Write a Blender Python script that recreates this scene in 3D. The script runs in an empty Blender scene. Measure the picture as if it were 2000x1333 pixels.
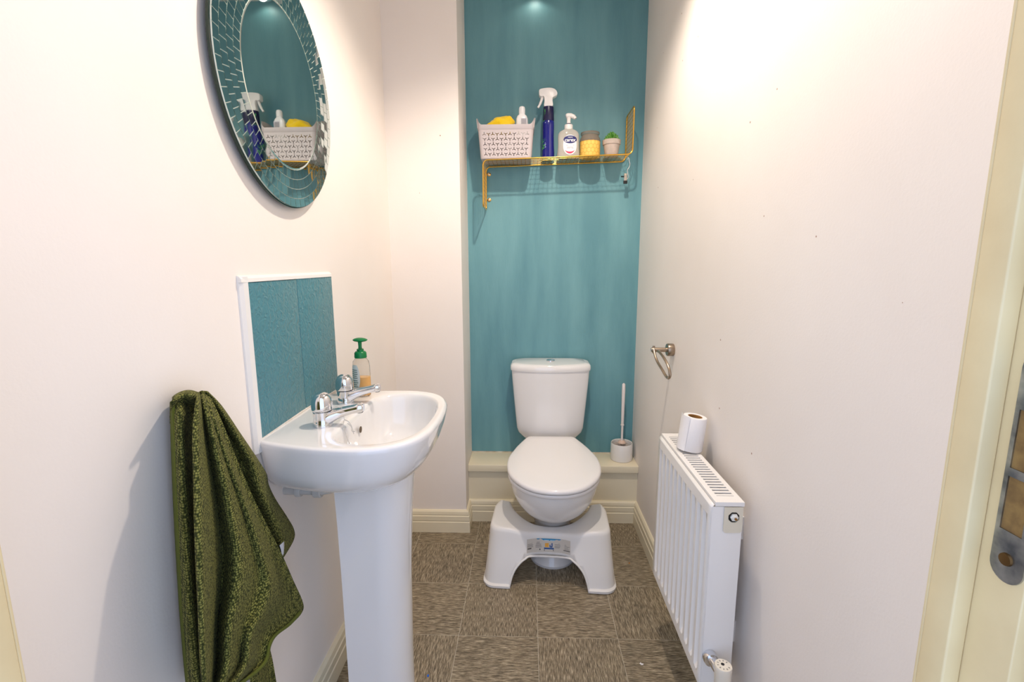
import bpy, bmesh, math, random
from mathutils import Vector, Matrix
random.seed(7)
S = bpy.context.scene
COL = S.collection
PI = math.pi

# ---------------------------------------------------------------- camera
K = .9
FPX = 934.5485
a_, b_, c_ = [math.radians(v) for v in (-9.2258, -1.9284, -.2002)]
CAM = Vector((0, 0, 1.4174*K))
FW = Vector((math.sin(b_)*math.cos(a_), math.cos(b_)*math.cos(a_), math.sin(a_)))
r_ = Vector((math.cos(b_), -math.sin(b_), 0)); u_ = r_.cross(FW)
RT = r_*math.cos(c_)+u_*math.sin(c_); UP = -r_*math.sin(c_)+u_*math.cos(c_)
cam = bpy.data.cameras.new('camera'); co = bpy.data.objects.new('camera', cam); COL.objects.link(co)
cam.sensor_fit = 'HORIZONTAL'; cam.sensor_width = 36; cam.lens = FPX/2000*36
cam.clip_start = .02
m = Matrix.Identity(4)
for i in range(3):
    m[i][0] = RT[i]; m[i][1] = UP[i]; m[i][2] = -FW[i]; m[i][3] = CAM[i]
co.matrix_world = m
S.camera = co

def bp(x, y, ax, v):            # pixel -> point on the plane axis = v
    d = FW+RT*((x-1000)/FPX)+UP*((666.5-y)/FPX)
    return CAM+d*((v-CAM[ax])/d[ax])

# ---------------------------------------------------------------- world (cool daylight in the hall) and exposure
W = bpy.data.worlds.new('hall_daylight'); S.world = W; W.use_nodes = True
bg = W.node_tree.nodes['Background']; bg.inputs[0].default_value = (.58, .71, 1, 1); bg.inputs[1].default_value = 1.2
S.view_settings.view_transform = 'Standard'; S.view_settings.look = 'None'
S.view_settings.gamma = 1; S.view_settings.use_curve_mapping = False
S.view_settings.exposure = .78
LAMP = (.15, 1.32, 2.452); LAMP_W = 35; LAMP_SIZE = 140; LAMP_BLEND = .5
GLARE_LAMP = (.03, 2.335, 2.466); GLARE_LAMP_W = .3  # added weak lamp, no known fitting; makes the glare atop the teal wall

# ---------------------------------------------------------------- room numbers
XL, XR, YB, YN, XN = -.6057, .5388, 2.380, 2.125, -.2925
YF = .353                      # room face of the front wall
YP = 2.231                     # boxing panel under the ledge
ZC = 2.47
T = .2745; X0 = -.5126; Y0 = 2.0182

# ---------------------------------------------------------------- helpers
BASE = {}
def lin(c):
    f = lambda v: (v/255/12.92 if v/255 <= .04045 else ((v/255+.055)/1.055)**2.4)
    return (f(c[0]), f(c[1]), f(c[2]), 1)
MATS = {}
def mat(name, col, rough=.5, metal=0, var=None, vscale=8, stretch=(1,1,1), bump=0, bscale=60, trans=0, ior=1.45, coat=0, spec=.5, uv=False, rand=False, alpha=1, sss=0, sheen=0):
    if name in MATS: return MATS[name]
    M = bpy.data.materials.new(name); M.use_nodes = True; MATS[name] = M
    nt = M.node_tree; N = nt.nodes; Lk = nt.links; P = N['Principled BSDF']
    P.inputs['Base Color'].default_value = lin(col); P.inputs['Roughness'].default_value = rough
    P.inputs['Metallic'].default_value = metal; P.inputs['Transmission Weight'].default_value = trans
    P.inputs['IOR'].default_value = ior; P.inputs['Coat Weight'].default_value = coat; P.inputs['Coat Roughness'].default_value = .05
    P.inputs['Specular IOR Level'].default_value = spec; P.inputs['Alpha'].default_value = alpha
    P.inputs['Subsurface Weight'].default_value = sss; P.inputs['Sheen Weight'].default_value = sheen
    tc = N.new('ShaderNodeTexCoord'); mp = N.new('ShaderNodeMapping'); mp.inputs['Scale'].default_value = stretch
    vec = tc.outputs['UV' if uv else 'Object']
    if rand:
        oi = N.new('ShaderNodeObjectInfo'); mu = N.new('ShaderNodeVectorMath'); mu.operation = 'MULTIPLY_ADD'
        mu.inputs[1].default_value = (1,1,1); Lk.new(vec, mu.inputs[0])
        sc = N.new('ShaderNodeMath'); sc.operation = 'MULTIPLY'; sc.inputs[1].default_value = 37; Lk.new(oi.outputs['Random'], sc.inputs[0])
        Lk.new(sc.outputs[0], mu.inputs[2]); vec = mu.outputs[0]
    Lk.new(vec, mp.inputs['Vector'])
    if var:
        nz = N.new('ShaderNodeTexNoise'); nz.inputs['Scale'].default_value = vscale; nz.inputs['Detail'].default_value = 6
        Lk.new(mp.outputs[0], nz.inputs['Vector'])
        cr = N.new('ShaderNodeValToRGB'); cr.color_ramp.elements[0].position = .32; cr.color_ramp.elements[1].position = .68
        cr.color_ramp.elements[0].color = lin(col); cr.color_ramp.elements[1].color = lin(var)
        Lk.new(nz.outputs[0], cr.inputs[0]); Lk.new(cr.outputs[0], P.inputs['Base Color'])
    if bump:
        nb = N.new('ShaderNodeTexNoise'); nb.inputs['Scale'].default_value = bscale; nb.inputs['Detail'].default_value = 3
        Lk.new(mp.outputs[0], nb.inputs['Vector'])
        bm_ = N.new('ShaderNodeBump'); bm_.inputs['Strength'].default_value = bump; bm_.inputs['Distance'].default_value = .004
        Lk.new(nb.outputs[0], bm_.inputs['Height']); Lk.new(bm_.outputs[0], P.inputs['Normal'])
    return M

def props(o, label=None, cat=None, group=None, kind=None):
    if label: o['label'] = label
    if cat: o['category'] = cat
    if group: o['group'] = group
    if kind: o['kind'] = kind
    return o
def thing(name, label, cat, loc, group=None, kind=None):
    e = bpy.data.objects.new(name, None); COL.objects.link(e); e.location = loc; e.empty_display_size = .05
    BASE[e] = Vector(loc); return props(e, label, cat, group, kind)
def mesh(name, vs, fs, mt, parent=None, smooth=True, loc=None, sharp=40):
    base = BASE[parent] if parent else Vector(loc or (0,0,0))
    me = bpy.data.meshes.new(name); me.from_pydata([Vector(v)-base for v in vs], [], fs); me.update()
    b = bmesh.new(); b.from_mesh(me); bmesh.ops.recalc_face_normals(b, faces=b.faces)
    for f in b.faces: f.smooth = smooth
    if smooth:
        for e in b.edges:
            if len(e.link_faces) == 2 and e.calc_face_angle(0) > math.radians(sharp): e.smooth = False
    b.to_mesh(me); b.free()
    me.materials.append(mt)
    o = bpy.data.objects.new(name, me); COL.objects.link(o); BASE[o] = base
    if parent: o.parent = parent
    else: o.location = base
    return o
def child_mesh(name, me, parent, local=(0,0,0), rot=(0,0,0)):
    o = bpy.data.objects.new(name, me); COL.objects.link(o); o.parent = parent; o.location = local; o.rotation_euler = rot
    BASE[o] = BASE[parent]; return o
BOXF = [(0,1,3,2),(4,6,7,5),(0,4,5,1),(2,3,7,6),(0,2,6,4),(1,5,7,3)]
def boxv(lo, hi): return [(x,y,z) for x in (lo[0],hi[0]) for y in (lo[1],hi[1]) for z in (lo[2],hi[2])]
def bev(o, w, seg=3):
    md = o.modifiers.new('bevel','BEVEL'); md.width = w; md.segments = seg; md.limit_method = 'ANGLE'; md.angle_limit = math.radians(35)
    for p in o.data.polygons: p.use_smooth = True
    return o
def box(name, lo, hi, mt, parent=None, bw=0, loc=None):
    o = mesh(name, boxv(lo,hi), BOXF, mt, parent, smooth=False, loc=loc)
    if bw: bev(o, bw)
    return o
def loft(name, rings, mt, parent=None, caps=(True,True), loc=None, closed=True, sharp=40, smooth=True):
    n = len(rings[0]); vs = [p for r in rings for p in r]; fs = []
    for i in range(len(rings)-1):
        for j in range(n if closed else n-1):
            k = (j+1) % n; fs.append((i*n+j, i*n+k, (i+1)*n+k, (i+1)*n+j))
    if caps[0]: fs.append(tuple(range(n))[::-1])
    if caps[1]: fs.append(tuple((len(rings)-1)*n+j for j in range(n)))
    return mesh(name, vs, fs, mt, parent, smooth, loc, sharp)
def lathe(name, prof, c, mt, parent=None, seg=40, axis='z', caps=(True,True), loc=None, sx=1, sy=1, sharp=40):
    c = Vector(c); rings = []
    for r, h in prof:
        rr = max(r, 1e-5); ring = []
        for i in range(seg):
            a = 2*PI*i/seg; p = rr*math.cos(a)*sx; q = rr*math.sin(a)*sy
            ring.append(c+(Vector((p,q,h)) if axis == 'z' else Vector((h,p,q)) if axis == 'x' else Vector((p,h,q))))
        rings.append(ring)
    return loft(name, rings, mt, parent, caps, loc, sharp=sharp)
def smoothpath(pts, sub=8, closed=False):
    pts = [Vector(p) for p in pts]; n = len(pts); out = []
    rng = n if closed else n-1
    for i in range(rng):
        p0 = pts[(i-1) % n] if closed or i > 0 else pts[0]; p1 = pts[i]; p2 = pts[(i+1) % n]
        p3 = pts[(i+2) % n] if closed or i+2 < n else pts[-1]
        for k in range(sub):
            t = k/sub
            out.append(.5*((2*p1)+(p2-p0)*t+(2*p0-5*p1+4*p2-p3)*t*t+(3*p1-p0-3*p2+p3)*t**3))
    if not closed: out.append(pts[-1])
    return out
def tubegeo(pts, r, seg=8, closed=False):
    pts = [Vector(p) for p in pts]; n = len(pts); vs = []; fs = []
    up = None
    for i, p in enumerate(pts):
        t = (pts[(i+1) % n]-pts[i-1]) if closed else (pts[min(i+1,n-1)]-pts[max(i-1,0)])
        t.normalize()
        if up is None: up = t.orthogonal()
        up = (up-t*up.dot(t)).normalized(); s = t.cross(up)
        rr = r[i] if isinstance(r, (list,tuple)) else r
        for k in range(seg):
            a = 2*PI*k/seg; vs.append(p+(up*math.cos(a)+s*math.sin(a))*rr)
    for i in range(n if closed else n-1):
        j = (i+1) % n
        for k in range(seg):
            l = (k+1) % seg; fs.append((i*seg+k, i*seg+l, j*seg+l, j*seg+k))
    if not closed: fs += [tuple(range(seg))[::-1], tuple((n-1)*seg+k for k in range(seg))]
    return vs, fs
def tube(name, pts, r, mt, parent=None, seg=10, closed=False, loc=None):
    v, f = tubegeo(pts, r, seg, closed); return mesh(name, v, f, mt, parent, True, loc, 60)
def join(parts):
    V = []; F = []
    for v, f in parts:
        o = len(V); V += list(v); F += [tuple(i+o for i in q) for q in f]
    return V, F
def textgeo(s, size, fn, depth=.0002, align='CENTER', shear=0, space=1):
    cu = bpy.data.curves.new('t','FONT'); cu.body = s; cu.size = size; cu.align_x = align; cu.align_y = 'CENTER'; cu.extrude = depth; cu.shear = shear; cu.space_character = space
    cu.resolution_u = 3; cu.offset = size*.015
    o = bpy.data.objects.new('t', cu); COL.objects.link(o); dg = bpy.context.evaluated_depsgraph_get()
    me = bpy.data.meshes.new_from_object(o.evaluated_get(dg)); bpy.data.objects.remove(o)
    v = [fn(p.co.x, p.co.y, p.co.z) for p in me.vertices]; f = [tuple(p.vertices) for p in me.polygons]; bpy.data.meshes.remove(me)
    return v, f
def cutsheet(outer, holes, depth):          # flat plate with real holes, in x/y, thickness depth
    cu = bpy.data.curves.new('c','CURVE'); cu.dimensions = '2D'; cu.fill_mode = 'BOTH'; cu.extrude = depth/2
    for poly in [outer]+holes:
        sp = cu.splines.new('POLY'); sp.points.add(len(poly)-1); sp.use_cyclic_u = True
        for i, p in enumerate(poly): sp.points[i].co = (p[0], p[1], 0, 1)
    o = bpy.data.objects.new('c', cu); COL.objects.link(o); dg = bpy.context.evaluated_depsgraph_get()
    me = bpy.data.meshes.new_from_object(o.evaluated_get(dg)); bpy.data.objects.remove(o)
    v = [p.co.copy() for p in me.vertices]; f = [tuple(p.vertices) for p in me.polygons]; bpy.data.meshes.remove(me)
    return v, f
def subsurf(o, n=2):
    md = o.modifiers.new('sub','SUBSURF'); md.levels = n; md.render_levels = n; return o
def spl(pts, n):                             # monotone-ish sampler of (t,value) lists
    def f(t):
        if t <= pts[0][0]: return pts[0][1]
        for i in range(len(pts)-1):
            if t <= pts[i+1][0]:
                u = (t-pts[i][0])/(pts[i+1][0]-pts[i][0])
                if n: u = u*u*(3-2*u)
                return pts[i][1]*(1-u)+pts[i+1][1]*u
        return pts[-1][1]
    return f

# ---------------------------------------------------------------- materials
def wall_mat():
    M = mat('white_wall_paint', (239,235,230), .55, bump=.06, bscale=180); nt = M.node_tree; N = nt.nodes; Lk = nt.links; P = N['Principled BSDF']
    tc = N.new('ShaderNodeTexCoord')
    vo = N.new('ShaderNodeTexVoronoi'); vo.inputs['Scale'].default_value = 11; vo.inputs['Randomness'].default_value = 1; Lk.new(tc.outputs['Object'], vo.inputs['Vector'])
    lt = N.new('ShaderNodeMath'); lt.operation = 'LESS_THAN'; lt.inputs[1].default_value = .028; Lk.new(vo.outputs['Distance'], lt.inputs[0])
    sp = N.new('ShaderNodeSeparateColor'); Lk.new(vo.outputs['Color'], sp.inputs[0])
    g = N.new('ShaderNodeMath'); g.operation = 'GREATER_THAN'; g.inputs[1].default_value = .55; Lk.new(sp.outputs[0], g.inputs[0])
    mu = N.new('ShaderNodeMath'); mu.operation = 'MULTIPLY'; Lk.new(lt.outputs[0], mu.inputs[0]); Lk.new(g.outputs[0], mu.inputs[1])
    nz = N.new('ShaderNodeTexNoise'); nz.inputs['Scale'].default_value = 2.2; nz.inputs['Detail'].default_value = 4; Lk.new(tc.outputs['Object'], nz.inputs['Vector'])
    cr = N.new('ShaderNodeValToRGB'); cr.color_ramp.elements[0].position = .3; cr.color_ramp.elements[1].position = .7
    cr.color_ramp.elements[0].color = lin((243,234,225)); cr.color_ramp.elements[1].color = lin((248,240,232)); Lk.new(nz.outputs[0], cr.inputs[0])
    mx = N.new('ShaderNodeMix'); mx.data_type = 'RGBA'; Lk.new(mu.outputs[0], mx.inputs['Factor']); Lk.new(cr.outputs[0], mx.inputs['A']); mx.inputs['B'].default_value = lin((176,140,120))
    Lk.new(mx.outputs['Result'], P.inputs['Base Color']); return M
WALL = wall_mat()
TEAL = mat('teal_wall_paint', (97,148,157), .42, var=(118,168,174), vscale=5, stretch=(2.2,1,.35), bump=.12, bscale=90)
CREAM = mat('cream_gloss_paint', (240,229,200), .28, bump=.03, bscale=40)
FRAMEP = mat('cream_door_frame_paint', (226,206,160), .35, var=(216,194,148), vscale=14, bump=.08, bscale=60)
CERAM = mat('white_ceramic', (240,238,236), .08, coat=.6)
LIDP = mat('white_seat_plastic', (243,240,238), .18)
PLAST = mat('white_stool_plastic', (238,235,231), .32, bump=.02, bscale=400)
ENAMEL = mat('white_radiator_enamel', (242,239,235), .3)
CHROME = mat('chrome', (225,226,230), .04, metal=1)
NICKEL = mat('brushed_nickel', (168,152,134), .28, metal=1)
GOLD = mat('gold_wire', (232,178,78), .2, metal=1)
BLACK = mat('black_rubber', (22,22,24), .5)
DARK = mat('dark_hollow', (30,26,22), .8)
GROUT = mat('pale_grout', (190,180,160), .8)
def floor_mat():
    M = mat('wood_grain_vinyl', (96,86,72), .42); nt = M.node_tree; N = nt.nodes; Lk = nt.links; P = N['Principled BSDF']
    tc = N.new('ShaderNodeTexCoord'); oi = N.new('ShaderNodeObjectInfo')
    sc = N.new('ShaderNodeMath'); sc.operation = 'MULTIPLY'; sc.inputs[1].default_value = 41; Lk.new(oi.outputs['Random'], sc.inputs[0])
    ad = N.new('ShaderNodeVectorMath'); ad.operation = 'ADD'; Lk.new(tc.outputs['Object'], ad.inputs[0]); Lk.new(sc.outputs[0], ad.inputs[1])
    mp = N.new('ShaderNodeMapping'); mp.inputs['Scale'].default_value = (95, 5.5, 1); Lk.new(ad.outputs[0], mp.inputs['Vector'])
    nz = N.new('ShaderNodeTexNoise'); nz.inputs['Scale'].default_value = 7; nz.inputs['Detail'].default_value = 5; nz.inputs['Roughness'].default_value = .65; Lk.new(mp.outputs[0], nz.inputs['Vector'])
    cr = N.new('ShaderNodeValToRGB'); e = cr.color_ramp.elements; e[0].position = .37; e[0].color = lin((76,67,54)); e[1].position = .66; e[1].color = lin((212,197,170))
    k = e.new(.5); k.color = lin((138,124,101)); Lk.new(nz.outputs[0], cr.inputs[0])
    n2 = N.new('ShaderNodeTexNoise'); n2.inputs['Scale'].default_value = 9; n2.inputs['Detail'].default_value = 3; Lk.new(ad.outputs[0], n2.inputs['Vector'])
    mx = N.new('ShaderNodeMix'); mx.data_type = 'RGBA'; mx.blend_type = 'MULTIPLY'; mx.inputs['Factor'].default_value = .5
    c2 = N.new('ShaderNodeValToRGB'); c2.color_ramp.elements[0].color = (.45,.45,.45,1); c2.color_ramp.elements[1].color = (1.25,1.2,1.12,1); Lk.new(n2.outputs[0], c2.inputs[0])
    Lk.new(cr.outputs[0], mx.inputs['A']); Lk.new(c2.outputs[0], mx.inputs['B']); Lk.new(mx.outputs['Result'], P.inputs['Base Color'])
    b = N.new('ShaderNodeBump'); b.inputs['Strength'].default_value = .25; b.inputs['Distance'].default_value = .001; Lk.new(nz.outputs[0], b.inputs['Height']); Lk.new(b.outputs[0], P.inputs['Normal'])
    return M
VINYL = floor_mat()

# ================================================================ SETTING
def struct(o): o['kind'] = 'structure'; return o
fl = struct(box('floor', (XL-.06,-.9,-.06), (XR+.06,YB+.06,-.0003), GROUT))
BASE[fl] = Vector((0,0,0))
i = -1
for i in range(-1, 4):
    for j in range(-2, 11):
        xa = max(X0+i*T, XL-.05); xb = min(X0+(i+1)*T, XR+.05); yb_ = min(Y0-j*T, YB+.02); ya = max(Y0-(j+1)*T, -.85)
        if xb-xa < .01 or yb_-ya < .01: continue
        g = .0010; cx, cy = (xa+xb)/2, (ya+yb_)/2; even = (i+j) % 2 == 0
        hx, hy = (xb-xa)/2-g, (yb_-ya)/2-g
        if not even: hx, hy = hy, hx
        me = bpy.data.meshes.new('tile'); me.from_pydata(boxv((-hx,-hy,-.0003),(hx,hy,0)), [], BOXF); me.update(); me.materials.append(VINYL)
        child_mesh('tile', me, fl, (cx,cy,0), (0,0,0 if even else PI/2))
struct(box('ceiling', (XL-.06,YF-.1,ZC), (XR+.06,YB+.06,ZC+.08), mat('ceiling_paint', (240,238,234), .7)))
struct(box('wall_left', (XL-.1,YF,-.05), (XL,YB+.06,ZC), WALL))
struct(box('wall_right', (XR,YF,-.05), (XR+.1,YB+.06,ZC), WALL))
wb = struct(box('wall_back', (XN-.02,YB,-.05), (XR,YB+.08,ZC), TEAL)); wb['label'] = 'teal painted wall at the back of the toilet recess'
struct(box('wall_nib', (XL,YN,-.05), (XN,YB+.06,ZC), WALL))
DX0, DX1, DZ = -.443, .317, 2.0
wf = struct(mesh('wall_front', *join([(boxv((XL-.1,YF-.1,-.05),(DX0-.036,YF,ZC)),BOXF),(boxv((DX1+.036,YF-.1,-.05),(XR+.1,YF,ZC)),BOXF),(boxv((DX0-.036,YF-.1,DZ+.036),(DX1+.036,YF,ZC)),BOXF)]), WALL, smooth=False))
# skirting: moulded profile swept along the wall, mitred ends
SK = [(0,0),(.0165,0),(.0165,.052),(.0135,.0545),(.0135,.0585),(.0155,.061),(.0155,.082),(.012,.0845),(.012,.0885),(.0135,.091),(.0115,.104),(.006,.111),(0,.111)]
def skirt(name, p0, p1, nrm, m0, m1, mt=CREAM):
    p0, p1, nrm = Vector(p0), Vector(p1), Vector(nrm); d = (p1-p0).normalized()
    A = [p0+nrm*q+d*(q*m0)+Vector((0,0,z)) for q, z in SK]; B = [p1+nrm*q-d*(q*m1)+Vector((0,0,z)) for q, z in SK]
    return struct(loft(name, [A,B], mt, smooth=False))
skirt('baseboard_left', (XL,YF,0), (XL,YN,0), (1,0,0), 0, 1)
skirt('baseboard_nib', (XL,YN,0), (XN,YN,0), (0,-1,0), 1, -1)
skirt('baseboard_nib_return', (XN,YN,0), (XN,YP,0), (1,0,0), -1, 1)
skirt('baseboard_back', (XN,YP,0), (XR,YP,0), (0,-1,0), 1, 1)
skirt('baseboard_right', (XR,YF,0), (XR,YP,0), (-1,0,0), 0, 1)
# boxed-in ledge behind the toilet
tb = thing('trim_1', 'cream boxed-in ledge across the foot of the teal wall', None, ((XN+XR)/2,YP,0), kind='structure')
box('panel', (XN,YP,0), (XR,YP+.012,.264), CREAM, tb)
box('ledge_board', (XN,YP-.017,.263), (XR,YB,.299), CREAM, tb, .003)
box('sealant', (XN,YB-.006,.298), (XR,YB,.303), mat('old_sealant', (196,176,150), .7, var=(232,224,210), vscale=30), tb)
# door frame
dr = thing('door_1', 'cream painted door frame with metal strike plate on its jamb', None, (DX1,YF,0), kind='structure')
for sx, x, nm in ((1,DX1,'right'), (-1,DX0,'left')):
    lo = lambda a, b, c, d: ((min(a,b),c,0),(max(a,b),d,DZ))
    box('door_stop', *lo(x, x+sx*.013, YF-.0225, YF), FRAMEP, dr, .0015)
    box('stop_bead', *lo(x+sx*.0005, x+sx*.013, YF, YF+.003), FRAMEP, dr, .001)
    box('jamb', *lo(x+sx*.013, x+sx*.03, YF-.055 if sx > 0 else YF-.1, YF), FRAMEP, dr, .001)
    box('architrave', *lo(x+sx*.03, x+sx*.08, YF-.115, YF-.06), FRAMEP, dr, .002)
box('head', (DX0,YF-.06,DZ), (DX1,YF,DZ+.03), FRAMEP, dr)
xp = DX1+.0128
sp_o = [(.3065+.0115*math.cos(a)+(.0045), 1.0685+.0115*math.sin(a)) for a in [PI+k*PI/12 for k in range(13)]]+[(.311+.0115*math.cos(a), 1.2065+.0115*math.sin(a)) for a in [k*PI/12 for k in range(13)]]
hol = [[(.3045,1.093),(.3195,1.093),(.3195,1.131),(.3045,1.131)],[(.3045,1.137),(.3195,1.137),(.3195,1.178),(.3045,1.178)]]
v, f = cutsheet(sp_o, hol, .002)
STEEL = mat('worn_steel', (120,124,130), .3, metal=1, var=(196,196,194), vscale=60)
spl_ = mesh('strike_plate', [(xp-p.z, p.x, p.y) for p in v], f, STEEL, dr, smooth=False); spl_['label'] = 'worn metal strike plate with two latch slots'
for z in (1.0735, 1.1985):
    sc_ = lathe('screw', [(0,-.0018),(.0042,-.0014),(.0046,0)], (xp-.001,.3115,z), mat('brass_screw', (120,92,58), .4, metal=1), spl_, 16, 'x')
for h in hol: box('latch_pocket', (xp,h[0][0],h[0][1]), (xp+.0008,h[1][0],h[2][1]), mat('bare_pocket_wood', (150,118,66), .7, var=(112,84,46), vscale=90), spl_)
lip = [(xp-.001,.3,1.096),(xp-.0015,.297,1.096),(xp+.002,.291,1.096)]
loft('plate_lip', [[(p[0],p[1],1.095) for p in lip]+[(p[0]+.0015,p[1],1.095) for p in lip[::-1]], [(p[0],p[1],1.175) for p in lip]+[(p[0]+.0015,p[1],1.175) for p in lip[::-1]]], STEEL, spl_, smooth=False)

# ceiling downlights (above the frame); the second one is added for the wall glare
def downlight(loc, w, label, size, blend, rad):
    t = thing('ceiling_downlight', label, 'light', (loc[0],loc[1],ZC), 'recessed ceiling downlights')
    lathe('bezel', [(.034,-.001),(.044,-.006),(.046,-.0005)], (loc[0],loc[1],ZC), CHROME, t, 32, caps=(False,False))
    L = bpy.data.lights.new('downlight_beam','SPOT'); L.energy = w; L.color = (1,.875,.755); L.spot_size = math.radians(size); L.spot_blend = blend; L.shadow_soft_size = rad
    o = bpy.data.objects.new('downlight_beam', L); COL.objects.link(o); o.parent = t; o.location = (0,0,loc[2]-ZC)
downlight(LAMP, LAMP_W, 'recessed downlight in the middle of the ceiling', LAMP_SIZE, LAMP_BLEND, .028)
downlight(GLARE_LAMP, GLARE_LAMP_W, 'unseen weak downlight added for the glare at the top of the teal wall', 150, .5, .02)

# ================================================================ TOILET
TX = .109
t = thing('toilet', 'white close-coupled toilet with closed lid against the teal wall', 'toilet', (TX,2.02,0))
def ovalring(yf, yr, hw, z, n=64, rear=.62, e=2.3):
    cy = yf+min(hw*1.02, (yr-yf)*.5); ring = []
    for k in range(n):
        a = 2*PI*k/n; s, c = math.sin(a), math.cos(a)
        x = hw*math.copysign(abs(c)**(2/e), c)
        if s < 0: y = cy-(cy-yf)*abs(s)**(2/2.0); x = hw*c
        else:
            y = cy+(yr-cy)*abs(s)**(2/e); x *= 1-(1-rear)*((y-cy)/(yr-cy))**1.6
        ring.append((TX+x, y, z))
    return ring
pan = [(1.842,2.205,.098,0,1),(1.838,2.205,.098,.012,1),(1.85,2.205,.09,.03,1),(1.862,2.205,.08,.10,.95),(1.862,2.205,.078,.17,.95),(1.845,2.205,.085,.195,.9),(1.82,2.205,.098,.222,.85),(1.785,2.205,.116,.244,.8),(1.75,2.205,.138,.275,.77),(1.725,2.205,.158,.31,.75),(1.71,2.205,.173,.345,.72),(1.703,2.207,.18,.375,.7),(1.703,2.207,.181,.388,.7),(1.712,2.2,.174,.394,.7)]
loft('pan', [ovalring(a,b,c,d,rear=e) for a,b,c,d,e in pan], CERAM, t)
box('pan_shelf', (TX-.115,2.13,.302), (TX+.115,2.366,.428), CERAM, t, .015)
def lidring(s, zoff, inset=0, lift=0):
    out = []
    hwf = spl([(1.682,0),(1.6835,.022),(1.687,.042),(1.692,.06),(1.70,.08),(1.71,.0985),(1.722,.115),(1.74,.134),(1.768,.156),(1.795,.172),(1.82,.183),(1.85,.191),(1.885,.195),(1.91,.196),(1.95,.193),(1.985,.186),(2.06,.160),(2.10,.143),(2.13,.129),(2.155,.117),(2.168,.108),(2.172,.098)], False)
    ys = [1.682+(2.172-1.682)*(.5-.5*math.cos(PI*k/60)) for k in range(61)]
    pts = [(hwf(y), y) for y in ys]+[(-hwf(y), y) for y in ys[::-1][:-1]]
    for x, y in pts:
        yy = 1.93+(y-1.93)*s; out.append((TX+x*s, yy, zoff+.036*max(0,(yy-1.70)/.47)*lift))
    return out
loft('seat_ring', [lidring(.972,.396),lidring(.982,.399),lidring(.982,.407,lift=.5),lidring(.975,.41,lift=.5)], LIDP, t)
lidr = [lidring(.97,.413,lift=.7),lidring(.99,.414,lift=.75),lidring(1,.4185,lift=.9),lidring(.998,.424,lift=1),lidring(.985,.4295,lift=1),lidring(.95,.433,lift=1),lidring(.8,.436,lift=1),lidring(.5,.438,lift=1),lidring(.15,.439,lift=1)]
loft('seat_lid', lidr, LIDP, t)
for s in (-1,1): lathe('hinge', [(.012,-.02),(.013,0),(.012,.02)], (TX+s*.075,2.172,.437), LIDP, t, 20, 'x')
def cring(z, hw, yf, yb=2.372, e=5, bow=.038):
    out = []
    for k in range(72):
        a = 2*PI*k/72; c, s = math.cos(a), math.sin(a)
        x = hw*math.copysign(abs(c)**(2/e), c); q = math.copysign(abs(s)**(2/e), s); y = (yf+yb)/2+(yb-yf)/2*q
        if s < 0: y += bow*(x/hw)**2*(abs(s)**.5)
        out.append((TX+x, y, z))
    return out
loft('cistern', [cring(.424,.115,2.235,bow=.01),cring(.428,.128,2.225,bow=.01),cring(.438,.143,2.214),cring(.455,.156,2.206),cring(.478,.163,2.202),cring(.52,.167,2.20),cring(.62,.176,2.197),cring(.70,.183,2.195),cring(.768,.188,2.193)], CERAM, t)
lid = loft('cistern_lid', [cring(.766,.184,2.198),cring(.769,.192,2.19),cring(.778,.1935,2.188),cring(.792,.192,2.19),cring(.800,.186,2.196),cring(.8035,.17,2.212)], CERAM, t)
fb = lathe('flush_button', [(.021,0),(.021,.005),(.018,.007)], (TX+.002,2.298,.8035), CHROME, t, 32)
lathe('button_press', [(.008,.0),(.008,.0082),(.006,.009)], (TX+.010,2.296,.8035), CHROME, fb, 20)

# ================================================================ SQUAT STOOL
A0 = math.radians(-3.2); SO = Vector((.085,1.715,0))
def sw(p, q, z): return SO+Vector((p*math.cos(A0)-q*math.sin(A0), p*math.sin(A0)+q*math.cos(A0), z))
st = thing('squat_stool', 'white plastic toilet footstool wrapped around the front of the toilet', 'stool', SO)
nA = 60
def stool_paths(fl_, ins=0):
    hw = .244+fl_*.018-ins; fr = .045-fl_*.047+ins; qb = .30+fl_*.004-ins; rc = .05
    A = []
    def front(p): return fr+.02*math.exp(-(p/.085)**4)
    path = [(-hw*.93,qb),(-hw*.975,qb-.03)]+[(-hw, qb-.06-(qb-.06-fr-rc)*k/6) for k in range(0,7)]
    path += [(-hw+rc-rc*math.cos(a), fr+rc-rc*math.sin(a)) for a in [k*PI/12 for k in range(1,6)]]
    path += [(p, front(p)) for p in [(-hw+rc)+(2*hw-2*rc)*k/24 for k in range(25)]]
    path += [(-x, y) for x, y in path[:14]][::-1]
    B = []
    iw = .176+ins; cq = .315; ir = .19+ins
    n = len(path)
    for k in range(n):
        a = PI*(1-k/(n-1)); B.append((iw*math.cos(a)+0, max(cq-ir*math.sin(a)*(1), 0) if 0 < k < n-1 else qb-.012))
    B = [(x, min(y, qb-.012)) for x, y in B]
    return path, B
def ztop(p, q): return .226-.024*math.exp(-(p/.13)**4)-.006*max(0,(q-.1)/.2)
rings = []
for z, fl_, ins in ((0,1.16,0),(.003,1.24,0),(.012,1.24,0),(.0155,1.0,0),(.05,.85,0),(.10,.55,0),(.15,.28,0),(.19,.07,0),(-.016,.0,0),(-.006,0,.003),(-.001,0,.009),(0,0,.016)):
    pa, pb = stool_paths(fl_, ins); ring = []
    for (p,q) in pa+pb[::-1]:
        zz = z if z >= 0 and fl_ > 0 else ztop(p,q)+z
        if fl_ > 0 and z > .1: zz = z*(ztop(p,q)-.02)/.206
        ring.append(sw(p,q,zz))
    rings.append(ring)
n = len(rings[0]); h = n//2; vs = [p for r in rings for p in r]; fs = []
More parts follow.
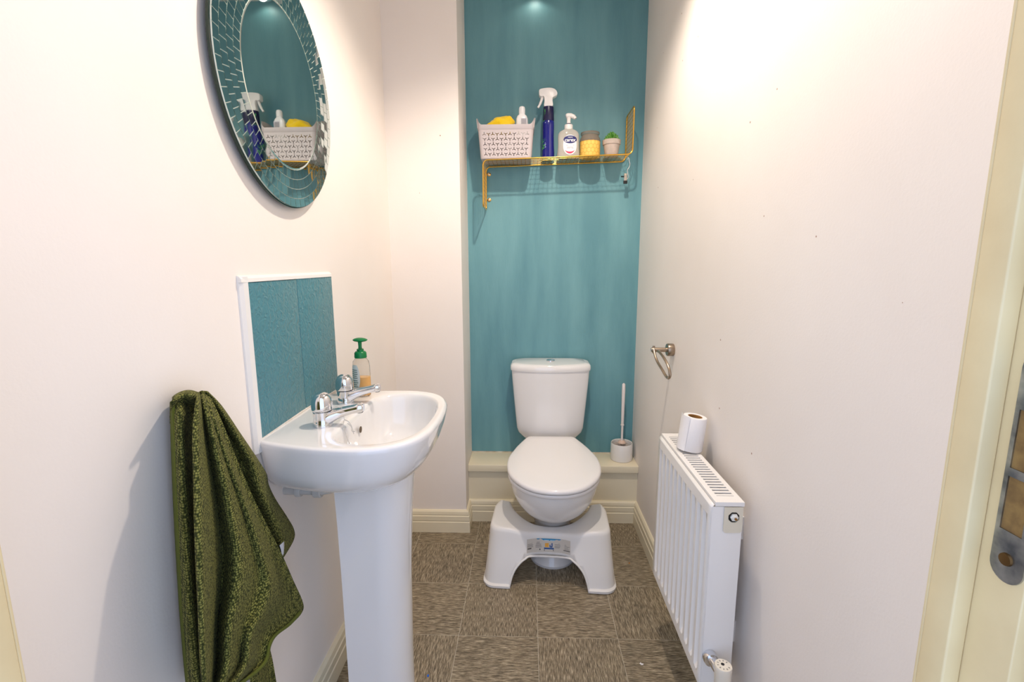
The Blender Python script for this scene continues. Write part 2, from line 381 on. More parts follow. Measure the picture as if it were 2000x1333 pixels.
for i in range(len(rings)-1):
    for j in range(n): fs.append((i*n+j, i*n+(j+1)%n, (i+1)*n+(j+1)%n, (i+1)*n+j))
# cap strip between outer and inner path
last = (len(rings)-1)*n
cols = 5; grid = []
for k in range(h):
    row = [last+k]
    a, b = vs[last+k], vs[last+n-1-k]
    for c in range(1, cols):
        vs.append(a+(b-a)*(c/cols)); row.append(len(vs)-1)
    row.append(last+n-1-k); grid.append(row)
for k in range(h-1):
    for c in range(cols): fs.append((grid[k][c], grid[k][c+1], grid[k+1][c+1], grid[k+1][c]))
for k in (0, h-1):
    e = grid[k]; fs.append(tuple(e))
fs.append(tuple(range(n))[::-1])
sb = mesh('stool_body', vs, fs, PLAST, st, sharp=50)
arch = [(-.162,-.05),(-.158,0),(-.15,.035),(-.138,.066),(-.119,.092),(-.096,.110),(-.066,.117)]
arch = arch+[(-x,z) for x,z in arch[::-1]]
cut = loft('cutter', [[sw(x,-.2,z) for x,z in arch],[sw(x,.6,z) for x,z in arch]], PLAST, st)
md = sb.modifiers.new('arch','BOOLEAN'); md.operation = 'DIFFERENCE'; md.object = cut; md.solver = 'EXACT'
dg = bpy.context.evaluated_depsgraph_get(); me = bpy.data.meshes.new_from_object(sb.evaluated_get(dg)); sb.modifiers.clear()
sb.data = me; sb.data.name = 'stool_body'; bpy.data.objects.remove(cut)
# arch edge lip
lipp = smoothpath([sw(x, (.045-(1.12-z*5.2)*.047+.02*math.exp(-(x/.085)**4)) if True else 0, z) for x, z in arch[1:-1]], 4)
tube('arch_rim', [p+Vector((0,.002,0)) for p in lipp], .0042, PLAST, st, 8)
def sfront(p, z):       # front face of the stool at local p, height z
    fl_ = spl([(.016,1),(.05,.85),(.10,.55),(.15,.28),(.19,.07),(.21,0)], False)(z*.206/(ztop(p,.05)-.02))
    return sw(p, .045-fl_*.047+.02*math.exp(-(p/.085)**4)-.0006, z)
def patch(name, p0, p1, z0, z1, mt, parent, off=0, nx=8, slant=0):
    vs = []; fs = []
    for b in range(3):
        for a in range(nx+1):
            p = p0+(p1-p0)*a/nx; z = z0+(z1-z0)*b/2
            vs.append(sfront(p, z)+Vector((0,-off,0)))
    for b in range(2):
        for a in range(nx): k = b*(nx+1)+a; fs.append((k,k+1,k+nx+2,k+nx+1))
    return mesh(name, vs, fs, mt, parent, smooth=True)
lab = patch('instruction_label', -.09, .083, .129, .181, mat('printed_label_paper', (206,199,188), .4), st, .0002)
lab['label'] = 'printed instruction sticker with blue banner'
INK = mat('grey_print_ink', (128,122,116), .5); NAVY = mat('navy_print_ink', (24,74,140), .4); SKY = mat('light_blue_print_ink', (40,140,190), .4)
ORG = mat('orange_print', (232,168,60), .5); BLK = mat('black_print_ink', (40,36,36), .5)
parts = []
def pq(p0,p1,z0,z1,off=.0005):
    z0, z1 = .129+(z0-.142)*1.23, .129+(z1-.142)*1.23
    return [sfront(p0,z0)+Vector((0,-off,0)),sfront(p1,z0)+Vector((0,-off,0)),sfront(p1,z1)+Vector((0,-off,0)),sfront(p0,z1)+Vector((0,-off,0))]
rows = []
for c0, c1, zs in ((-.087,-.063,(.176,.173,.168,.165,.162,.159)),(-.058,-.031,(.172,.169,.166,.163,.160,.157)),(.021,.046,(.172,.169,.166,.162,.159,.156)),(.06,.08,(.176,.172,.168,.164,.160,.156))):
    for z in zs:
        rows.append((pq(c0,c1-random.random()*.006,z-.0006,z+.0006),[(0,1,2,3)]))
props(mesh('small_print', *join(rows), INK, lab, smooth=False), kind='stuff')
bn = []
for k in range(12):
    p0 = -.055+.105*k/12; p1 = -.055+.105*(k+1)/12
    dz = lambda p: .0035+.0075*math.exp(-((p+.001)/.024)**2)
    bn.append(([sfront(p0,(.180)-dz(p0))+Vector((0,-.0006,0)),sfront(p1,(.180)-dz(p1))+Vector((0,-.0006,0)),sfront(p1,(.180))+Vector((0,-.0006,0)),sfront(p0,(.180))+Vector((0,-.0006,0))],[(0,1,2,3)]))
mesh('banner', *join(bn), SKY, lab, smooth=False)
mesh('banner_lettering', *join([(pq(-.02+k*.0046,-.0168+k*.0046,.1765,.1795,.0009),[(0,1,2,3)]) for k in range(9) if k != 4]), mat('pale_blue_print', (190,224,240), .5), lab, smooth=False)
mesh('picture', *join([(pq(-.018,-.003,.157,.171,.0006),[(0,1,2,3)])]), ORG, lab, smooth=False)
mesh('navy_print', *join([(pq(-.022,.018,.151,.1555,.0007),[(0,1,2,3)]),(pq(.0005,.004,.157,.165,.0007),[(0,1,2,3)]),(pq(.004,.012,.1565,.160,.0007),[(0,1,2,3)]),(pq(.008,.0125,.160,.170,.0007),[(0,1,2,3)])]), NAVY, lab, smooth=False)
mesh('dark_print', *join([(pq(-.087,-.072,.153,.156,.0007),[(0,1,2,3)]),(pq(.056,.081,.1505,.1525,.0007),[(0,1,2,3)]),(pq(-.0215,-.019,.146,.150,.0007),[(0,1,2,3)]),(pq(.0145,.017,.146,.150,.0007),[(0,1,2,3)]),(pq(-.040,-.036,.148,.152,.0007),[(0,1,2,3)])]), BLK, lab, smooth=False)['kind'] = 'stuff'

# ================================================================ TOILET BRUSH
bx_, by_ = .4715, 2.305
bh = thing('toilet_brush_holder', 'short round white toilet brush pot on the cream ledge', 'brush holder', (bx_,by_,.299))
lathe('pot', [(.049,.299),(.053,.301),(.0545,.31),(.0535,.383),(.0515,.387),(.049,.385),(.048,.37),(.046,.31),(0,.309)], (bx_,by_,0), mat('white_pot_plastic', (240,236,230), .3), bh, 48)
br = thing('toilet_brush', 'white toilet brush with a thin upright handle standing in its pot', 'toilet brush', (bx_,by_,.31))
hp = [(bx_-.002,by_,.36),(bx_-.001,by_-.001,.47),(bx_+.004,by_-.003,.69)]
WP = mat('white_handle_plastic', (242,232,226), .3)
lathe('handle', [(.0055,.385),(.0055,.475),(.0085,.4755),(.0085,.481),(.0065,.4825),(.0072,.52),(.0085,.66),(.0075,.686),(.003,.692)], (bx_,by_,0), WP, br, 20)
lathe('ferrule', [(.02,.385),(.016,.394),(.008,.398)], (bx_,by_,0), mat('peach_plastic', (226,196,176), .5), br, 20)
vv = []
for k in range(420):
    a = random.random()*2*PI; z0 = .315+random.random()*.05; r1 = .03+random.random()*.009
    d = Vector((math.cos(a), math.sin(a), .25+random.random()*.5)); p = Vector((bx_,by_,z0))
    s = Vector((-math.sin(a), math.cos(a), 0))*.0007
    q = p+d*r1; vv.append(([p-s,p+s,q+s,q-s],[(0,1,2,3)]))
props(mesh('bristles', *join(vv), mat('bristle_nylon', (214,196,184), .6), br, smooth=False), kind='stuff')

# ================================================================ RADIATOR
RX, RXB, RZ0, RZ1, RY0, RY1 = .4345, .5, .230, .7285, 1.048, 1.5
ra = thing('radiator', 'white fluted panel radiator with slotted top on the right wall', 'radiator', ((RX+RXB)/2,RY0,RZ0))
nch = 11; vs = []; fs = []
ys = []; off = []
pitch = (RY1-RY0-.03)/nch
ys.append(RY0); off.append(0)
for k in range(nch):
    y = RY0+.018+pitch*k
    for t_, o_ in ((.12,0),(.3,1),(.62,1),(.8,0)): ys.append(y+pitch*t_); off.append(o_)
ys.append(RY1); off.append(0)
zs = [(RZ0,.6),(RZ0+.006,0),(RZ0+.03,0),(RZ0+.058,1),(RZ1-.068,1),(RZ1-.042,0),(RZ1-.014,0),(RZ1-.006,.6)]
for zi, (z, mk) in enumerate(zs):
    for y, o_ in zip(ys, off):
        d = .014*o_*mk if zi not in (0,len(zs)-1) else .006
        vs.append((RX-.008+d, y, z))
ny = len(ys)
for a in range(len(zs)-1):
    for b in range(ny-1): k = a*ny+b; fs.append((k,k+1,k+ny+1,k+ny))
fp = mesh('front_panel', vs, fs, ENAMEL, ra, smooth=True, sharp=25)
sd = fp.modifiers.new('thick','SOLIDIFY'); sd.thickness = .0015
box('back_panel', (RXB-.006,RY0+.004,RZ0), (RXB,RY1-.004,RZ1-.012), ENAMEL, ra)
box('end_panel', (RX-.0065,RY0+.0008,RZ0), (RXB,RY0+.0025,RZ1-.012), ENAMEL, ra, .001)
box('end_panel', (RX+.004,RY1-.0025,RZ0), (RXB,RY1,RZ1-.012), ENAMEL, ra, .001)
g = [((RX,RY0-.001,RZ1-.010),(RX+.014,RY1+.001,RZ1)),((RXB-.011,RY0-.001,RZ1-.010),(RXB+.001,RY1+.001,RZ1)),((RX+.014,RY0-.001,RZ1-.010),(RXB-.011,RY0+.03,RZ1)),((RX+.014,RY1-.03,RZ1-.010),(RXB-.011,RY1+.001,RZ1))]
tg = mesh('top_grille', *join([(boxv(*q),BOXF) for q in g]), ENAMEL, ra, smooth=False)
ns = 26
sm = None
for k in range(ns):
    y = RY0+.03+(RY1-RY0-.06)*(k+.5)/ns
    if sm is None:
        o = box('grille_slat', (RX+.013,y-.0042,RZ1-.003), (RXB-.010,y+.0042,RZ1-.0006), ENAMEL, tg); sm = o.data; y00 = y
    else: child_mesh('grille_slat', sm, tg, (0,y-y00,0))
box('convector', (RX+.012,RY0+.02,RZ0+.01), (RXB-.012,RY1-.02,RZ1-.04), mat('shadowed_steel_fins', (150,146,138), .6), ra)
# end cap with bleed valve
yE = RY0-.0015
cp = cutsheet([(.4555,.658),(.4595,.653),(.494,.653),(.4985,.658),(.4985,.717),(.4555,.717)], [[(.478+.0135*math.cos(a), .692+.0135*math.sin(a)) for a in [PI/8+k*PI/4 for k in range(8)]]], .002)
bc = mesh('end_cap', [(p.x, yE+p.z, p.y) for p in cp[0]], cp[1], mat('cream_end_cap', (226,218,198), .4), ra, smooth=False)
lathe('hole', [(.0133,0),(.0133,.0004)], (.478,RY0-.0009,.692), DARK, bc, 8, 'y')
lathe('bleed_valve', [(.0095,.003),(.0095,-.004),(.006,-.006),(.006,-.009),(.0025,-.0095)], (.479,RY0,.692), mat('white_plug', (236,236,230), .3), bc, 6, 'y', sharp=20)
lathe('brass_pin', [(.003,-.0125),(.003,-.0085)], (.479,RY0,.692), mat('brass', (160,122,70), .35, metal=1), bc, 12, 'y')
# thermostatic valve
p = bp(1413,1300,1,.995)
vx, vy, vz = p
va = lathe('thermostatic_valve', [(.0165,-.06),(.0175,-.055),(.019,-.012),(.0195,-.003),(.0185,0),(.0,.0005)], (vx,vy,vz), mat('white_valve_plastic', (236,228,212), .35), ra, 32); va['label'] = 'round white thermostatic valve head'
tube('valve_tail', [(vx-.012,RY0+.002,vz-.024),(vx-.008,vy+.018,vz-.024),(vx-.003,vy+.006,vz-.03)], .011, CHROME, va, 16)
lathe('valve_nut', [(.0165,-.016),(.0175,-.012),(.0175,-.004),(.0165,0)], (vx-.012,RY0,vz-.024), CHROME, va, 20, 'y')
lathe('valve_body', [(.012,-.075),(.012,-.06)], (vx,vy,vz), CHROME, va, 16)
tube('supply_pipe', [(vx,vy,vz-.075),(vx,vy,.0)], .0075, CHROME, va, 12)
lathe('cap_recess', [(.004,.0004),(.004,.001)], (vx-.001,vy+.002,vz), BLK, va, 12)
tx = []
for k in range(10):
    a = 2*PI*k/10
    if k in (0,): continue
    def fn(x,y,z,a=a): return (vx+math.cos(a)*(.0125+y)-math.sin(a)*x*-1, vy+math.sin(a)*(.0125+y)+math.cos(a)*x*-1, vz+.0006+z)
    tx.append(([Vector(fn(xx,yy,0)) for xx,yy in ((-.0012,-.002),(.0012,-.002),(.0012,.002),(-.0012,.002))],[(0,1,2,3)]))
mesh('dial_marks', *join(tx), mat('grey_dial_ink', (150,146,138), .5), va, smooth=False)
for z in (.62,.33):
    for y in (RY0+.09, RY1-.09): box('wall_bracket', (RXB-.001,y-.015,z-.03), (XR,y+.015,z+.03), ENAMEL, ra)

# ================================================================ TOILET ROLL
rx, ry = .478, 1.362
tr = thing('toilet_roll', 'white toilet roll standing on top of the radiator', 'toilet roll', (rx,ry,RZ1))
PAPER = mat('white_tissue', (246,243,242), .9, bump=.15, bscale=120)
tilt = Vector((.012,.0,.105)).normalized()
def rollring(r, h, seg=48):
    X_ = Vector((1,0,0)); X_ = (X_-tilt*X_.dot(tilt)).normalized(); Y_ = tilt.cross(X_)
    return [Vector((rx,ry,RZ1+.0045))+tilt*h+X_*r*math.cos(2*PI*k/seg)+Y_*r*math.sin(2*PI*k/seg) for k in range(seg)]
loft('paper', [rollring(r,h) for r,h in ((.0205,0),(.0345,0),(.036,.003),(.0335,.097),(.032,.1),(.0205,.1),(.0205,0))], PAPER, tr, caps=(False,False))
loft('cardboard_core', [rollring(r,h) for r,h in ((.0204,.001),(.0204,.099),(.0192,.0985),(.0192,.001))], mat('brown_cardboard', (168,122,62), .8), tr, caps=(False,False))
fl_r = []
for h in (0,.035,.07,.102):
    ring = []
    for k in range(11):
        a = PI*.72+PI*.55*k/10; e = .037-.0022*h/.1+.007*(k/10)**2*0+.009*max(0,1-k/3)*(.4+.6*h/.1)
        q = rollring(e, h, 1)[0]; X_ = (q-Vector((rx,ry,RZ1+.0045))-tilt*h).normalized(); Y_ = tilt.cross(X_)
        ring.append(Vector((rx,ry,RZ1+.0045))+tilt*h+(X_*math.cos(a)+Y_*math.sin(a))*e)
    fl_r.append(ring)
loft('loose_sheet', fl_r, PAPER, tr, caps=(False,False), closed=False)

# ================================================================ TOILET ROLL RING
hb = thing('toilet_roll_ring', 'brushed metal toilet roll ring fixed to the right wall', 'holder', (XR,1.765,.957))
lathe('mount', [(.0225,0),(.0235,-.002),(.0235,-.021),(.0215,-.024),(.012,-.0245)], (XR,1.765,.957), NICKEL, hb, 40, 'x', caps=(True,True))
lathe('arm', [(.0085,-.02),(.0085,-.078),(.0075,-.081),(0,-.0812)], (XR,1.765,.957), NICKEL, hb, 24, 'x')
tube('pivot', [(.4665,1.765,.957-.013),(.4665,1.765,.957+.0145)], .0045, NICKEL, hb, 16)
ringpx = [(1277,682,.459),(1279,693,.459),(1284,707,.462),(1293,722,.467),(1300,734,.472),(1305,739,.475),(1308.5,735,.476),(1307.5,724,.475),(1303,711,.472),(1296.5,699,.468),(1289.5,690,.464),(1286,687,.462)]
tube('ring', smoothpath([bp(u,v_,0,x) for u,v_,x in ringpx], 6, False), .0047, NICKEL, hb, 12)

# ================================================================ SPLASHBACK
sp = thing('splashback', 'teal textured tile splashback with white edge trim above the basin', 'splashback', (XL,1.22,.89))
SPL = mat('teal_textured_tile', (78,132,142), .32)
nt = SPL.node_tree; N = nt.nodes; Lk = nt.links
tc = N.new('ShaderNodeTexCoord'); vo = N.new('ShaderNodeTexNoise'); vo.inputs['Scale'].default_value = 70; vo.inputs['Detail'].default_value = 1.5; vo.inputs['Distortion'].default_value = 1.2
Lk.new(tc.outputs['Object'], vo.inputs['Vector']); bmp = N.new('ShaderNodeBump'); bmp.inputs['Strength'].default_value = .75; bmp.inputs['Distance'].default_value = .006
Lk.new(vo.outputs[0], bmp.inputs['Height']); Lk.new(bmp.outputs[0], N['Principled BSDF'].inputs['Normal'])
xs = -.597
box('tile', (XL,1.0055,.8885), (xs,1.2245,1.237), SPL, sp, .001)
box('tile', (XL,1.2265,.8885), (xs,1.447,1.240), SPL, sp, .001)
TRIM = mat('white_plastic_trim', (240,237,232), .3)
v_ = loft('edge_trim', [[(XL,.982,z),(XL+.004,.9825,z),(XL+.0095,.99,z),(XL+.0105,1.0055,z),(XL,1.0055,z)] for z in (.86,1.25)], TRIM, sp, smooth=False)
loft('edge_trim', [[(XL,y,1.252),(XL+.004,y,1.2515),(XL+.0095,y,1.246),(XL+.0105,y,1.238),(XL,y,1.238)] for y in (.982,1.447)], TRIM, sp, smooth=False)

# ================================================================ BASIN
ba = thing('wash_basin', 'white ceramic pedestal wash basin on the left wall', 'basin', (-.41,1.193,0))
half = [(-.6057,.202),(-.5891,.2035),(-.5219,.225),(-.4571,.2395),(-.40,.2435),(-.357,.2435),(-.31,.231),(-.27,.204),(-.245,.165),(-.2275,.11),(-.2225,.055),(-.221,0)]
poly = [Vector((x,1.193+w,0)) for x,w in half]+[Vector((x,1.193-w,0)) for x,w in half[::-1][1:]]
ihalf = [(-.452,0),(-.452,.075),(-.449,.098),(-.452,.125),(-.448,.155),(-.43,.185),(-.40,.2),(-.36,.207),(-.32,.198),(-.285,.172),(-.26,.13),(-.248,.07),(-.245,0)]
ipoly = [Vector((x,1.193+w,0)) for x,w in ihalf]+[Vector((x,1.193-w,0)) for x,w in ihalf[::-1][1:-1]]
CB = Vector((-.37,1.193,0))
def radial(poly, n=112):
    out = []
    for k in range(n):
        a = 2*PI*k/n; d = Vector((math.cos(a), math.sin(a), 0)); best = None
        for i in range(len(poly)):
            p, q = poly[i]-CB, poly[(i+1) % len(poly)]-CB; e = q-p; den = d.x*e.y-d.y*e.x
            if abs(den) < 1e-9: continue
            t_ = (p.x*e.y-p.y*e.x)/den; s_ = (p.x*d.y-p.y*d.x)/den
            if t_ > 0 and -1e-6 <= s_ <= 1+1e-6: best = t_ if best is None else max(best, t_)
        out.append(CB+d*best)
    return out
def smoothring(r, it=2, keepx=None):
    for _ in range(it):
        r = [(r[k-1]+r[k]*2+r[(k+1) % len(r)])/4 if keepx is None or r[k].x > keepx else r[k] for k in range(len(r))]
    return r
O_ = smoothring(radial(poly), 2, -.60); I_ = smoothring(radial(ipoly), 2)
def osc(s, z, sx=None):
    return [Vector((XL+(p.x-XL)*(sx or s), 1.193+(p.y-1.193)*s, z)) for p in O_]
def oin(d, z):
    out = []
    for p in O_:
        v_ = p-CB; L_ = v_.length
        q = CB+v_*((L_-d)/L_); q.x = max(q.x, XL) if p.x > -.604 else XL
        out.append(Vector((q.x,q.y,z)))
    return out
def isc(s, z, cx=-.355): return [Vector((cx+(p.x-cx)*s, 1.193+(p.y-1.193)*s, z)) for p in I_]
def mix(t_, z): return [Vector((o.x+(i_.x-o.x)*t_, o.y+(i_.y-o.y)*t_, z)) for o, i_ in zip(O_, I_)]
rings = [osc(.36,.735,.62),osc(.46,.737,.68),osc(.58,.742,.745),osc(.70,.752,.805),osc(.80,.766,.86),osc(.875,.784,.905),osc(.925,.806,.945),osc(.95,.828,.97),osc(.982,.855,.99),osc(.996,.872,.998),osc(1,.880,1),oin(.0025,.8845),oin(.006,.8865),oin(.011,.887),mix(.55,.8855),mix(.86,.8855),mix(.96,.884),isc(.985,.878),isc(.965,.868),isc(.94,.85),isc(.90,.82),isc(.82,.79),isc(.68,.768),isc(.45,.756),isc(.2,.750),isc(.05,.749)]
loft('basin_bowl', rings, CERAM, ba, sharp=75)
# overflow
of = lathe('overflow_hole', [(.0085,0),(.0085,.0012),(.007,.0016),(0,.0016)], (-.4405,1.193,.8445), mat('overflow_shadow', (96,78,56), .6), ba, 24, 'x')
lathe('waste', [(.021,0),(.021,.002),(.016,.0025),(.012,-.001),(0,-.001)], (-.355,1.193,.7505), CHROME, ba, 32)
tube('sealant', [(XL+.004,.995,.8885),(XL+.005,1.2,.8895),(XL+.004,1.43,.8885)], .005, mat('basin_sealant', (226,214,198), .5, var=(240,236,230), vscale=40), ba, 8)
# pedestal: U-shaped column
def pring(z, w, xf, xb):
    pts = []; r = w
    cx = xf-r*.95
    for k in range(25):
        a = -PI/2+PI*k/24; pts.append((cx+r*.95*math.cos(a), 1.193+w*math.sin(a), z))
    pts += [(xb+.012, 1.193+w*1.0, z),(xb, 1.193+w*1.02, z),(xb, 1.193-w*1.02, z),(xb+.012, 1.193-w*1.0, z)]
    return pts
pe = [(0,.086,-.322,-.484),(.02,.085,-.324,-.484),(.04,.081,-.327,-.482),(.2,.078,-.326,-.482),(.45,.080,-.321,-.482),(.62,.085,-.312,-.482),(.69,.089,-.306,-.482),(.752,.093,-.301,-.482)]
loft('pedestal', [pring(*q) for q in pe], CERAM, ba, sharp=50)
GREYP = mat('grey_pipe_plastic', (196,194,188), .4)
wp = tube('waste_pipe', [(XL,1.10,.719),(-.55,1.10,.719),(-.51,1.10,.719),(-.488,1.105,.721),(-.48,1.12,.735)], .0115, GREYP, ba, 16)
lathe('pipe_nut', [(.016,-.006),(.018,-.004),(.018,.012),(.016,.014)], (-.525,1.10,.719), GREYP, wp, 24, 'x')
lathe('pipe_nut', [(.015,-.004),(.0165,-.003),(.0165,.008),(.015,.01)], (-.572,1.10,.719), GREYP, wp, 24, 'x')

# ================================================================ TAPS
def tap(label, x, y, ang):
    z = .8855; t = thing('basin_tap', label, 'tap', (x,y,z), 'chrome basin taps')
    lathe('base', [(.0245,0),(.0248,.003),(.0225,.012),(.0215,.022),(.0225,.034),(.0225,.0365),(.0205,.0375)], (x,y,z), CHROME, t, 40)
    ca, sa = math.cos(ang), math.sin(ang)
    rings = []
    for d, w, zc, hh in ((.006,.019,.019,.0175),(.02,.0175,.022,.0165),(.037,.014,.029,.013),(.055,.0125,.0345,.0115),(.073,.0125,.039,.0105),(.084,.0135,.0415,.0115),(.094,.0135,.0425,.0115),(.099,.0105,.0425,.0085)):
        ring = []
        for k in range(24):
            a = 2*PI*k/24; c, s = math.cos(a), math.sin(a); e = 2/3
            l = w*math.copysign(abs(c)**e, c); q = zc+hh*math.copysign(abs(s)**e, s)
            ring.append((x+ca*d-sa*l, y+sa*d+ca*l, z+q))
        rings.append(ring)
    spt = loft('spout', rings, CHROME, t)
    lathe('outlet', [(.0075,.030),(.0085,.031),(.0085,.038)], (x+ca*.089,y+sa*.089,z), mat('dark_chrome', (90,92,98), .2, metal=1), spt, 20)
    lathe('dome_handle', [(.0215,.0385),(.024,.0395),(.0248,.043),(.0248,.055),(.0238,.064),(.0208,.072),(.016,.0785),(.0085,.0825),(.0,.0835)], (x,y,z), CHROME, t, 40)
    return t
tap('chrome domed basin tap nearer the green towel', -.5005, 1.108, .12)
tap('chrome domed basin tap beside the green-topped soap bottle', -.5185, 1.301, .10)
# plug chain
ch = []
def beads(pts, r=.0013, step=.0029):
    pts = smoothpath(pts, 14); acc = 0; out = []; lastp = pts[0]
    for p, q in zip(pts, pts[1:]):
        L_ = (q-p).length; acc += L_
        if acc >= step:
            acc = 0; out.append(q)
    return out
cps = beads([(-.521,1.112,.9245),(-.508,1.0845,.9235),(-.487,1.082,.9255),(-.472,1.094,.931),(-.462,1.10,.934),(-.452,1.108,.93)]) \
    + beads([(-.452,1.108,.93),(-.447,1.105,.905),(-.4465,1.098,.888),(-.4405,1.094,.868),(-.432,1.09,.845),(-.42,1.085,.825)]) \
    + beads([(-.449,1.11,.90),(-.4445,1.125,.889),(-.4395,1.13,.876),(-.436,1.124,.864),(-.431,1.132,.862)], .0018) + beads([(-.4455,1.12,.888),(-.440,1.136,.868),(-.434,1.127,.855)], .0018)
ico = bmesh.new(); bmesh.ops.create_icosphere(ico, subdivisions=1, radius=.0015); iv = [v_.co.copy() for v_ in ico.verts]; iff = [tuple(x.index for x in f_.verts) for f_ in ico.faces]; ico.free()
pc = mesh('plug_chain', *join([([p+q for q in iv], iff) for p in cps]), CHROME, loc=(-.45,1.105,.887))
props(pc, 'thin beaded metal plug chain hanging from the nearer tap into the basin', 'chain')

# ================================================================ GREEN PUMP SOAP BOTTLE
gx, gy, gz = -.4945, 1.374, .8865
gs = thing('soap_dispenser', 'clear soap bottle with green pump and orange liquid on the basin', 'soap dispenser', (gx,gy,gz))
CLEAR = mat('clear_plastic', (244,240,232), .12, trans=.9, ior=1.12)
lathe('bottle', [(.020,0),(.0245,.003),(.0262,.012),(.0262,.05),(.0255,.09),(.0235,.104),(.018,.112),(.013,.115),(.013,.119)], (gx,gy,gz), CLEAR, gs, 40, sy=.72)
lathe('liquid', [(.0195,.0025),(.0235,.006),(.0246,.013),(.0246,.058),(.0,.0585)], (gx,gy,gz), mat('orange_soap', (252,192,92), .2), gs, 40, sy=.7)
GREEN = mat('green_pump_plastic', (8,120,62), .28)
lathe('collar', [(.0175,.1155),(.0178,.117),(.0172,.130),(.0145,.134),(.010,.1355),(.010,.141),(.008,.142)], (gx,gy,gz), GREEN, gs, 32)
lathe('stem', [(.0055,.141),(.0048,.150),(.0055,.163)], (gx,gy,gz), GREEN, gs, 20)
pd = [Vector((gx+.022*math.cos(a)*(1.05 if math.cos(a) > 0 else .95), gy+.014*math.sin(a), 0)) for a in [2*PI*k/32 for k in range(32)]]
c0 = Vector((gx,gy,0))
loft('pump_head', [[c0+(p-c0)*s+Vector((0,0,gz+z)) for p in pd] for s,z in ((.3,.162),(.8,.1645),(1,.1675),(.98,.1695),(.75,.1725),(.4,.1745),(.1,.175))], GREEN, gs)
def gcyl(a, z, off=.0006): return Vector((gx+(.0262+off)*math.cos(a), gy+(.0262*.72+off)*math.sin(a), gz+z))
def gpatch(a0, a1, z0, z1, off, nx=8, cut=0):
    vs = []; fs = []
    for b in range(7):
        for k in range(nx+1):
            zz = z0+(z1-z0)*b/6; u = b/6*2-1; sh = math.sqrt(max(0,1-cut*u*u))
            am = (a0+a1)/2; vs.append(gcyl(am+(a0+(a1-a0)*k/nx-am)*sh, zz, off))
    for b in range(6):
        for k in range(nx): q = b*(nx+1)+k; fs.append((q,q+1,q+nx+2,q+nx+1))
    return vs, fs
gl = mesh('bottle_label', *gpatch(-2.75,-1.5,.02,.096,.0006,cut=.75), mat('pale_label', (216,222,216), .4), gs)
LG = mat('green_grey_print', (70,104,92), .5)
mesh('print', *join([gpatch(-2.55+.1*random.random(),-1.9+.2*random.random(),z,z+.002,.0011,3) for z in (.03,.036,.042,.048,.056,.062,.068,.074,.08)]), LG, gl)

# ================================================================ MIRROR
MC = Vector((XL+.022,1.2104,1.692))
MR, MI = .2725, .1815
mi = thing('mosaic_mirror', 'round wall mirror with a mosaic border of small mirror tiles', 'mirror', MC)
mi.scale = (1, .2683/.2725, .2777/.2725)
MIRR = mat('mirror_silver', (206,216,214), .015, metal=1); TILEM = mat('mirror_tile_silver', (198,210,210), .03, metal=1)
GLEDGE = mat('dark_green_glass_edge', (16,44,36), .15)
lathe('backing_disc', [(.24,-.0215),(.24,-.012),(MR-.004,-.012),(MR,-.010),(MR,-.0045),(MR-.002,-.0035)], MC, GLEDGE, mi, 128, 'x')
lathe('grout_ring', [(MI-.004,-.0034),(MI-.004,-.0022),(MR-.003,-.0022),(MR-.003,-.0034)], MC, mat('pale_mirror_grout', (214,222,210), .5), mi, 128, 'x', caps=(False,False))
mgr = [[MC+Vector((x, (MI-d)*math.cos(2*PI*k/128), (MI-d)*math.sin(2*PI*k/128))) for k in range(128)] for x, d in ((-.003,.0015),(-.0006,.0015),(0,.004))]
loft('mirror_glass', mgr, MIRR, mi, smooth=False)
w_ = (MR-MI)/4; nT = 62; gp = .0008
for rg in range(4):
    r0 = MI+w_*rg+gp; r1 = MI+w_*(rg+1)-gp-(.002 if rg == 3 else 0); vs = []
    for x in (-.002, .0):
        for r, s in ((r0,-1),(r0,1),(r1,1),(r1,-1)):
            da = PI/nT-gp*1.2/r; vs.append(Vector((x, r*math.cos(s*da), r*math.sin(s*da))))
    pm = Vector((0,(r0+r1)/2,0)); me = bpy.data.meshes.new('mirror_tile'); me.from_pydata([v_-pm for v_ in vs], [], [(0,3,2,1),(4,5,6,7),(0,1,5,4),(1,2,6,5),(2,3,7,6),(3,0,4,7)]); me.update(); me.materials.append(TILEM)
    for k in range(nT):
        a = 2*PI*(k+(.5 if rg % 2 else 0))/nT
        o = child_mesh('mirror_tile', me, mi, (0, pm.y*math.cos(a), pm.y*math.sin(a)), (a, random.gauss(0,.006), random.gauss(0,.006)))

# ================================================================ TOWEL
TOW = mat('green_terry', (86,92,34), .95)
nt = TOW.node_tree; N = nt.nodes; Lk = nt.links; P = N['Principled BSDF']
tc = N.new('ShaderNodeTexCoord'); mp = N.new('ShaderNodeMapping'); mp.inputs['Scale'].default_value = (1,1,1); mp.inputs['Rotation'].default_value = (0,0,.3); Lk.new(tc.outputs['Object'], mp.inputs[0])
vo = N.new('ShaderNodeTexVoronoi'); vo.inputs['Scale'].default_value = 240; vo.inputs['Randomness'].default_value = .45; Lk.new(mp.outputs[0], vo.inputs['Vector'])
cr = N.new('ShaderNodeValToRGB'); cr.color_ramp.elements[0].position = .05; cr.color_ramp.elements[0].color = lin((164,162,84)); cr.color_ramp.elements[1].position = .62; cr.color_ramp.elements[1].color = lin((46,52,6))  # highlights on the knots and shade between them are painted into the colour
Lk.new(vo.outputs['Distance'], cr.inputs[0]); Lk.new(cr.outputs[0], P.inputs['Base Color'])
bmp = N.new('ShaderNodeBump'); bmp.invert = True; bmp.inputs['Strength'].default_value = 1; bmp.inputs['Distance'].default_value = .003; Lk.new(vo.outputs['Distance'], bmp.inputs['Height']); Lk.new(bmp.outputs[0], P.inputs['Normal'])
